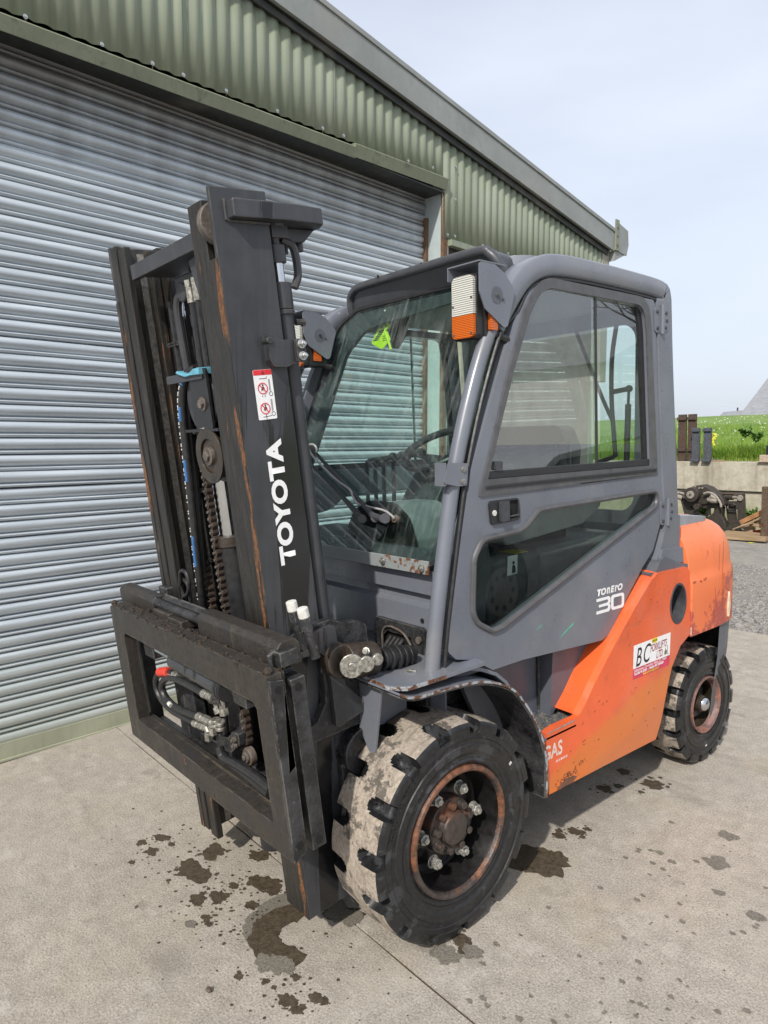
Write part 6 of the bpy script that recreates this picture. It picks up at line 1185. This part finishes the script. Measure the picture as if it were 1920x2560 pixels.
def hinge(y, z, tilt=0):
    h = part('door_hinge', MB().plate([fil([(y-.055, z+.048), (y-.004, z+.052), (y-.004, z-.050), (y-.048, z-.052)], .012)], .5605, .5655, YZ).plate([fil([(y+.004, z+.056), (y+.052, z+.058), (y+.046, z-.040), (y+.004, z-.046)], .014)], .5625, .5675, YZ), M['grey'], nd, bev=.0015)
    h2 = MB().cyl((.569, y-.001, z-.055), (.569, y-.001, z+.060), .0085, 12); part('hinge_pin', h2, M['grey'], nd)
    sc = MB()
    for dy, dz in ((-.038, .030), (-.034, -.034), (.030, .030), (.036, .0), (.028, -.028)): sc.cyl((.5655, y+dy, z+dz), (.5705, y+dy, z+dz), .0068, 12).cyl((.5705, y+dy, z+dz), (.5715, y+dy, z+dz), .003, 6)
    part('hinge_screws', sc, M['plastic_g'], nd, bev=.0012)
hinge(1.250, 2.008); hinge(1.318, 1.222)
# lettering on the door
for ch, y_, k_ in (('T', .806, 1.), ('O', .832, 1.), ('n', .872, 1.36), ('E', .900, 1.), ('r', .928, 1.36), ('O', .948, 1.)):
    text('model_lettering', ch, .034*k_, lambda a, b, c_: Vector((.5606+c_, y_+a, .9455+b)), M['whitep'], nd, .0019, 1.0, 1.24/(k_**.75), .16)
def num(poly): return part('model_number', MB().plate(poly, .5603, .5610, YZ), M['whitep'], nd, smooth=False)
A3 = [(.806, .934), (.890, .933), (.900, .925), (.900, .908), (.893, .903), (.900, .897), (.900, .882), (.890, .873), (.806, .8745), (.806, .886), (.878, .885), (.885, .889), (.885, .895), (.878, .898), (.822, .899), (.822, .909), (.878, .909), (.885, .912), (.885, .918), (.878, .922), (.806, .923)]
num([A3]); num([fil([(.906, .933), (.998, .931), (.998, .871), (.906, .873)], .014, 4), fil([(.922, .921), (.982, .920), (.982, .883), (.922, .884)], .006, 3)])
part('green_scratch', MB().plate([[(.575, .830), (.60, .847), (.645, .866), (.66, .874), (.655, .864), (.61, .845)]], .5602, .5606, YZ).plate([[(.435, .885), (.47, .903), (.465, .896)]], .5602, .5606, YZ), M['green_sc'], nd)
sc_ = MB(); R = random.Random(77)
for k in range(16):
    y = R.uniform(.5, 1.1); z = .86+(y-.3)*.28+R.uniform(-.03, .09); l = R.uniform(.01, .035); a = R.uniform(.2, .8)
    if .79 < y < 1.01 and .86 < z < .99: continue
    sc_.plate([[(y, z), (y+l*cos(a), z+l*sin(a)+.0006), (y+l*cos(a)*.5, z+l*sin(a)*.5-.0005)]], .5602, .5604, YZ)
q = part('light_scratches', sc_, simple('light_scratch', (.27, .28, .31), .5), nd, noclean=True); q['kind'] = 'stuff'
part('orange_glow_panel', MB().box(.0, .001, 0, .001, 0, .001), M['orange']) if 0 else None
# ---- rear window wall
RWo = fil([(-.50, 1.16), (.50, 1.16), (.50, 2.10), (-.50, 2.10)], .02); RWi = fil([(-.43, 1.22), (.43, 1.22), (.43, 2.02), (-.43, 2.02)], .07, 6)
part('rear_wall', MB().plate([RWo, RWi], 1.285, 1.305, XZ), M['greyd'], bev=.003); part('rear_window', MB().plate([RWi], 1.293, 1.297, XZ), M['gl_plain'], smooth=False)
part('rear_wiper_arm', MB().tube(smoothpath([(.12, 1.27, 2.08), (.20, 1.27, 1.90), (.28, 1.27, 1.72), (.34, 1.27, 1.60)]), .009, 8).tube(smoothpath([(.355, 1.26, 2.02), (.335, 1.26, 1.88), (.335, 1.26, 1.70), (.352, 1.26, 1.50), (.35, 1.26, 1.46), (.26, 1.26, 1.43)]), .010, 8), M['plastic'])
part('gas_strut', MB().cyl((.415, 1.25, 1.42), (.42, 1.25, 1.68), .0125, 12).cyl((.42, 1.25, 1.68), (.422, 1.25, 1.73), .006, 10).cyl((.335, 1.25, 1.735), (.425, 1.25, 1.745), .011, 10).sphere((.423, 1.25, 1.745), .016, 10), M['plastic'])
# ---- interior
st_ = part('seat', MB().plate([fil([(-.24, .72), (.24, .72), (.25, 1.10), (-.25, 1.10)], .07, 6)], 1.12, 1.22, XYp), M['seat'], bev=.03)
def sb(u, v, w_): return (u, 1.02+.16*(v-1.2)+w_, v)
part('backrest', MB().plate([fil([(-.25, 1.18, .05), (.25, 1.18, .05), (.245, 1.50, .04), (.19, 1.60, .06), (-.19, 1.60, .06), (-.245, 1.50, .04)], .05, 6)], 0, .10, sb), M['seat'], st_, bev=.03)
part('side_bolster', MB().tube([(.235, .76, 1.24), (.245, 1.0, 1.25), (.24, 1.04, 1.40), (.22, 1.07, 1.52)], .035, 10).tube([(-.235, .76, 1.24), (-.245, 1.0, 1.25), (-.24, 1.04, 1.40), (-.22, 1.07, 1.52)], .035, 10), M['seat'], st_)
part('armrest', MB().box(.255, .32, .72, 1.05, 1.33, 1.38), M['plastic_g'], st_, bev=.02)
dash = part('dashboard', MB().plate([[(.14, .83), (.14, 1.13), (.22, 1.20), (.34, 1.20), (.36, 1.10), (.30, .83)]], -.44, .44, YZ), M['inside'], bev=.02)
part('steering_console', MB().plate([[(.28, 1.12), (.50, 1.44), (.56, 1.42), (.46, 1.10)]], -.10, .10, YZ), M['plastic_g'], dash, bev=.02)
sw = part('steering_wheel', MB().tube([(.160*cos(a), .53+.160*sin(a)*.78, 1.515+.160*sin(a)*.46) for a in [2*pi*i/40 for i in range(42)]], .0150, 10, cap=False), M['plastic'])
part('spokes', MB().tube([(-.15, .53, 1.495), (0, .515, 1.47), (.15, .53, 1.495)], .012, 8).tube([(0, .515, 1.47), (0, .41, 1.445)], .012, 8).cyl((0, .50, 1.42), (0, .515, 1.485), .045, 18), M['plastic'], sw); part('knob', MB().sphere((-.05, .40, 1.49), .022, 12), M['plastic'], sw)
mtr = part('wiper_motor_cover', MB().plate([fil([(-.095, 1.14), (-.085, 1.21, .03), (-.03, 1.300, .05), (.06, 1.338, .06), (.19, 1.338, .06), (.265, 1.29, .05), (.297, 1.21, .03), (.297, 1.14)], .0, 5)], .112, .127, XZ), M['hole'], bev=.004)
part('cover_drum', MB().plate([fil([(-.085, 1.14), (-.075, 1.21, .03), (-.025, 1.29, .05), (.06, 1.328, .06), (.19, 1.328, .06), (.255, 1.285, .05), (.287, 1.21, .03), (.287, 1.14)], .0, 5)], .1275, .34, XZ), M['bonnet'], mtr, bev=.03)
GN = Vector((0, 1, -.41)).normalized()
def gq(a, b, off=.02):      # measured point on a plane parallel to the windscreen, off metres in front of it
    r_ = ray(750+a*.29393, 1050+b*.29393); P0 = Vector((0, .036, 1.17))-GN*off; return CC+r_*((P0-CC).dot(GN)/r_.dot(GN))
q = gq(805, 838, .012); part('hose_port', MB().cyl(q, q+GN*.010, .014, 16).cyl(q-GN*.008, q, .007, 10), M['dirtybolt'], mtr)
wp = part('windscreen_wiper', MB().tube([gq(85, 225, .016), gq(330, 500, .024), gq(610, 800, .03)], [.006, .0085, .011], 8).tube([gq(112, 395, .016), gq(330, 620, .022), gq(520, 830, .03)], [.006, .008, .012], 8), M['plastic'])
for a, b, r_ in ((530, 842, .0165), (640, 832, .0165), (705, 845, .013), (725, 838, .018)): part('pivot', MB().cyl(gq(a, b, .034), gq(a, b, .001), r_, 16), M['plastic_g'], wp, bev=.002)
part('pivot_link', MB().tube([gq(600, 800, .036), gq(650, 825, .036), gq(720, 842, .03)], .011, 8), M['plastic_g'], wp)
part('washer_tube', MB().tube(smoothpath([gq(135, 300, .02), gq(140, 240, .02), gq(110, 208, .02), gq(70, 225, .02), gq(120, 320, .03), gq(300, 500, .034), gq(420, 590, .036), gq(450, 650, .036), gq(490, 710, .036), gq(600, 742, .03), gq(710, 768, .026), gq(770, 805, .02), gq(803, 836, .02)]), .0042, 7), simple('grey_tube', (.34, .34, .34), .4), wp)
for i, x_ in enumerate((-.425, -.367, -.310, -.245)):
    lv = part('control_lever', MB().tube(smoothpath([(x_+.01, .50, 1.12), (x_, .50, 1.28), (x_, .50, 1.44), (x_+.01, .50, 1.462), (x_+.05, .50, 1.470+.004*i), (x_+.14, .52, 1.480+.006*i)], 5), .009, 8), M['plastic'])
    part('lever_knob', MB().sphere((x_+.155, .52, 1.483+.006*i), .018, 10, 0, (1.3, 1, 1)), M['plastic'], lv)
part('lever_console', MB().box(-.47, -.20, .40, .60, .83, 1.16), M['inside'], bev=.02)
part('interior_seat_plinth', MB().box(-.30, .30, .70, 1.15, .83, 1.118), M['plastic_g'], bev=.02)
# visible through the lower door glass; disc with holes imitates a reflected wheel
part('reflected_wheel_disc', MB().cyl((.36, .30, 1.03), (.38, .30, 1.03), .085, 28).cyl((.38, .30, 1.03), (.384, .30, 1.03), .045, 22), M['bonnet'], bev=.008); part('reflected_wheel_holes', MB(), M['hole']) if 0 else None
vh = MB()
for k in range(9): a = radians(35+k*16); vh.cyl((.3805, .30+.068*cos(a), 1.03+.068*sin(a)), (.3815, .30+.068*cos(a), 1.03+.068*sin(a)), .007, 10)
part('reflected_wheel_holes', vh, M['hole'])
part('hydraulic_tank', MB().box(.18, .38, .38, .72, .835, 1.12), M['inside'], bev=.03); part('grey_bin', MB().plate([fil([(.44, 1.16), (.95, 1.20), (1.12, 1.28), (1.0, 1.305), (.5, 1.30)], .03)], .15, .40, YZ), M['bonnet'], bev=.02)
part('warning_card', MB().plate([[(.50, 1.045), (.558, 1.047), (.560, 1.118), (.503, 1.118)]], .3805, .3815, YZ), M['whitep']); part('card_figure', MB().plate([[(.525, 1.050), (.548, 1.052), (.546, 1.075), (.540, 1.082), (.529, 1.08)]], .3817, .382, YZ).plate([circ(.536, 1.090, .007, 12)], .3817, .382, YZ), M['ink']); part('yellow_label', MB().box(.30, .375, .55, .63, 1.1205, 1.122), M['yellowp'])
# rear view mirror inside and far-door strip
mr = part('rear_view_mirror', MB().plate([fil([(-.335, 2.035), (-.30, 2.065), (-.225, 2.078), (-.150, 2.078), (-.142, 2.045), (-.165, 1.985), (-.215, 1.935), (-.26, 1.95), (-.32, 1.995)], .02, 4)], .495, .520, XZ), M['plastic'], bev=.006)
part('mirror_glass', MB().plate([fil([(-.325, 2.03), (-.295, 2.055), (-.225, 2.066), (-.162, 2.066), (-.156, 2.045), (-.178, 1.992), (-.216, 1.950), (-.255, 1.963), (-.31, 2.0)], .02, 4)], .4935, .4948, XZ), simple('mirror_back', (.16, .18, .15), .15, .3), mr)
# ---- lamps left and right
def lampset(sg):
    T_ = lambda p: Vector((p[0] if sg > 0 else p[0]-.972, p[1]+(.0 if sg > 0 else .012), p[2])); B_ = lambda: MB(T_)
    x0, x1 = .452, .542; yF = .165; z0, z1, zm = 1.868, 2.058, 1.938
    lb = part('head_lamp', B_().plate([fil([(x0-.006, z0-.006), (x1+.006, z0-.004), (x1+.006, z1+.004), (x0-.006, z1+.004)], .016)], yF+.002, yF+.030, XZ).plate([[(x0+.01, z0+.005), (x1+.012, z0+.005), (x1+.012, z1-.09), (x1, z1-.02), (x0+.01, z1-.02)]], yF+.0305, yF+.115, XZ), M['plastic'], bev=.005)
    part('clear_lens', B_().plate([fil([(x0, zm+.0008), (x1, zm+.0008), (x1, z1, .02), (x0, z1, .02)], .002, 5)], yF-.010, yF+.002, XZ), M['lens_w'], lb, bev=.004)
    part('amber_lens', B_().plate([fil([(x0, z0, .014), (x1, z0, .014), (x1, zm-.0008), (x0, zm-.0008)], .002, 5)], yF-.010, yF+.002, XZ), M['lens_o'], lb, bev=.004)
    part('side_repeater', B_().plate([fil([(yF+.045, z0+.022), (yF+.078, z0+.022), (yF+.078, z0+.085), (yF+.045, z0+.085)], .004)], x1+.0125, x1+.024, YZ), M['lens_o'], lb, bev=.003)
    if sg > 0: part('lens_screw', B_().cyl((x0+.008, yF-.012, z0+.012), (x0+.008, yF-.009, z0+.012), .004, 8).cyl((x1-.008, yF-.012, z0+.012), (x1-.008, yF-.009, z0+.012), .004, 8).cyl((x1-.006, yF-.012, zm+.05), (x1-.006, yF-.009, zm+.05), .004, 8).cyl((x0+.006, yF-.012, zm+.03), (x0+.006, yF-.009, zm+.03), .004, 8), M['dirtybolt'], lb)
    xg = .568
    g_ = [(yF-.012, 2.088), (yF+.06, 2.088), (yF+.105, 2.068), (yF+.155, 2.020), (yF+.118, 1.904), (yF+.10, 1.900), (yF+.012, 1.950), (yF-.012, 2.0)]
    h = part('lamp_bracket', B_().plate([fil(g_, .012)], xg, xg+.004, YZ).plate([fil([(x0-.016, 2.050), (x0-.016, 2.093), (xg+.004, 2.093), (xg+.004, 2.089), (x0-.012, 2.089), (x0-.012, 2.050)], 0)], yF-.012, yF+.115, XZ), M['grey'], bev=.0015)
    part('dimple', B_().cyl((xg+.0042, yF+.068, 1.996), (xg+.0052, yF+.068, 1.996), .027, 24).cyl((xg+.0052, yF+.068, 1.996), (xg+.0065, yF+.068, 1.996), .010, 16), M['greyd'], h, bev=.001); part('bolt', B_().cyl((xg+.0062, yF+.068, 1.996), (xg+.011, yF+.068, 1.996), .0055, 8).cyl((xg+.004, yF+.095, 1.985), (xg+.008, yF+.095, 1.985), .0045, 8), M['cblack'], h)
    part('lamp_mount', B_().tube([(x1-.01, yF+.09, 1.885), (x1+.01, yF+.13, 1.87), (x1-.005, yF+.17, 1.86)], .014, 8), M['plastic'], h)
lampset(1); lampset(-1)
# ================================================================== yellow tag hanging inside the windscreen
TG = ax(962, 800, 1, .425)
tg = emp('key_tag', TG, 'fluorescent yellow cable tag with black print hanging inside the windscreen in front of the mirror', 'tag')
def cvp(a, b, d=0): q = ax(760+a*.33755, 600+b*.33755, 1, .425+d); return q-TG
def tpl(pts, d0, d1, nm, mat): 
    P = [cvp(a, b) for a, b in pts]; MB().plate([[(p.x, p.z) for p in P]], d0, d1, lambda u, v, w_: (u, w_, v)).build(nm, mat, tg, bev=.0006)
tpl([(545, 658), (592, 650), (612, 662), (640, 738), (632, 752), (582, 805), (568, 806), (506, 772), (500, 758)], .0, .002, 'tag_plate', M['tagy'])
MB().tube(smoothpath([cvp(598, 612, -.004), cvp(628, 622, -.004), cvp(618, 652, -.004), cvp(602, 672, -.004), cvp(622, 735, -.006), cvp(645, 812, -.006)]), .0052, 8).tube(smoothpath([cvp(596, 655, -.003), cvp(592, 625, -.003), cvp(606, 606, -.003), cvp(628, 628, -.003)]), .0045, 8).build('tag_strap', M['tagy'], tg)
for k in range(6): tpl([(560-k*9, 672+k*14), (596-k*9, 664+k*14), (597-k*9, 671+k*14), (560-k*9, 680+k*14)], -.0012, -.0004, 'printed_bar', M['ink'])
for k in range(3): tpl([(582, 712+k*16), (618, 704+k*16), (619, 708+k*16), (583, 716+k*16)], -.0012, -.0004, 'printed_bar', M['ink'])
MB().tube([cvp(602, 525, -.002), cvp(600, 615, -.002)], .0035, 8).sphere(cvp(602, 525, -.002), .006, 8).build('hook', M['capw'], tg)
bpy.context.view_layer.update()
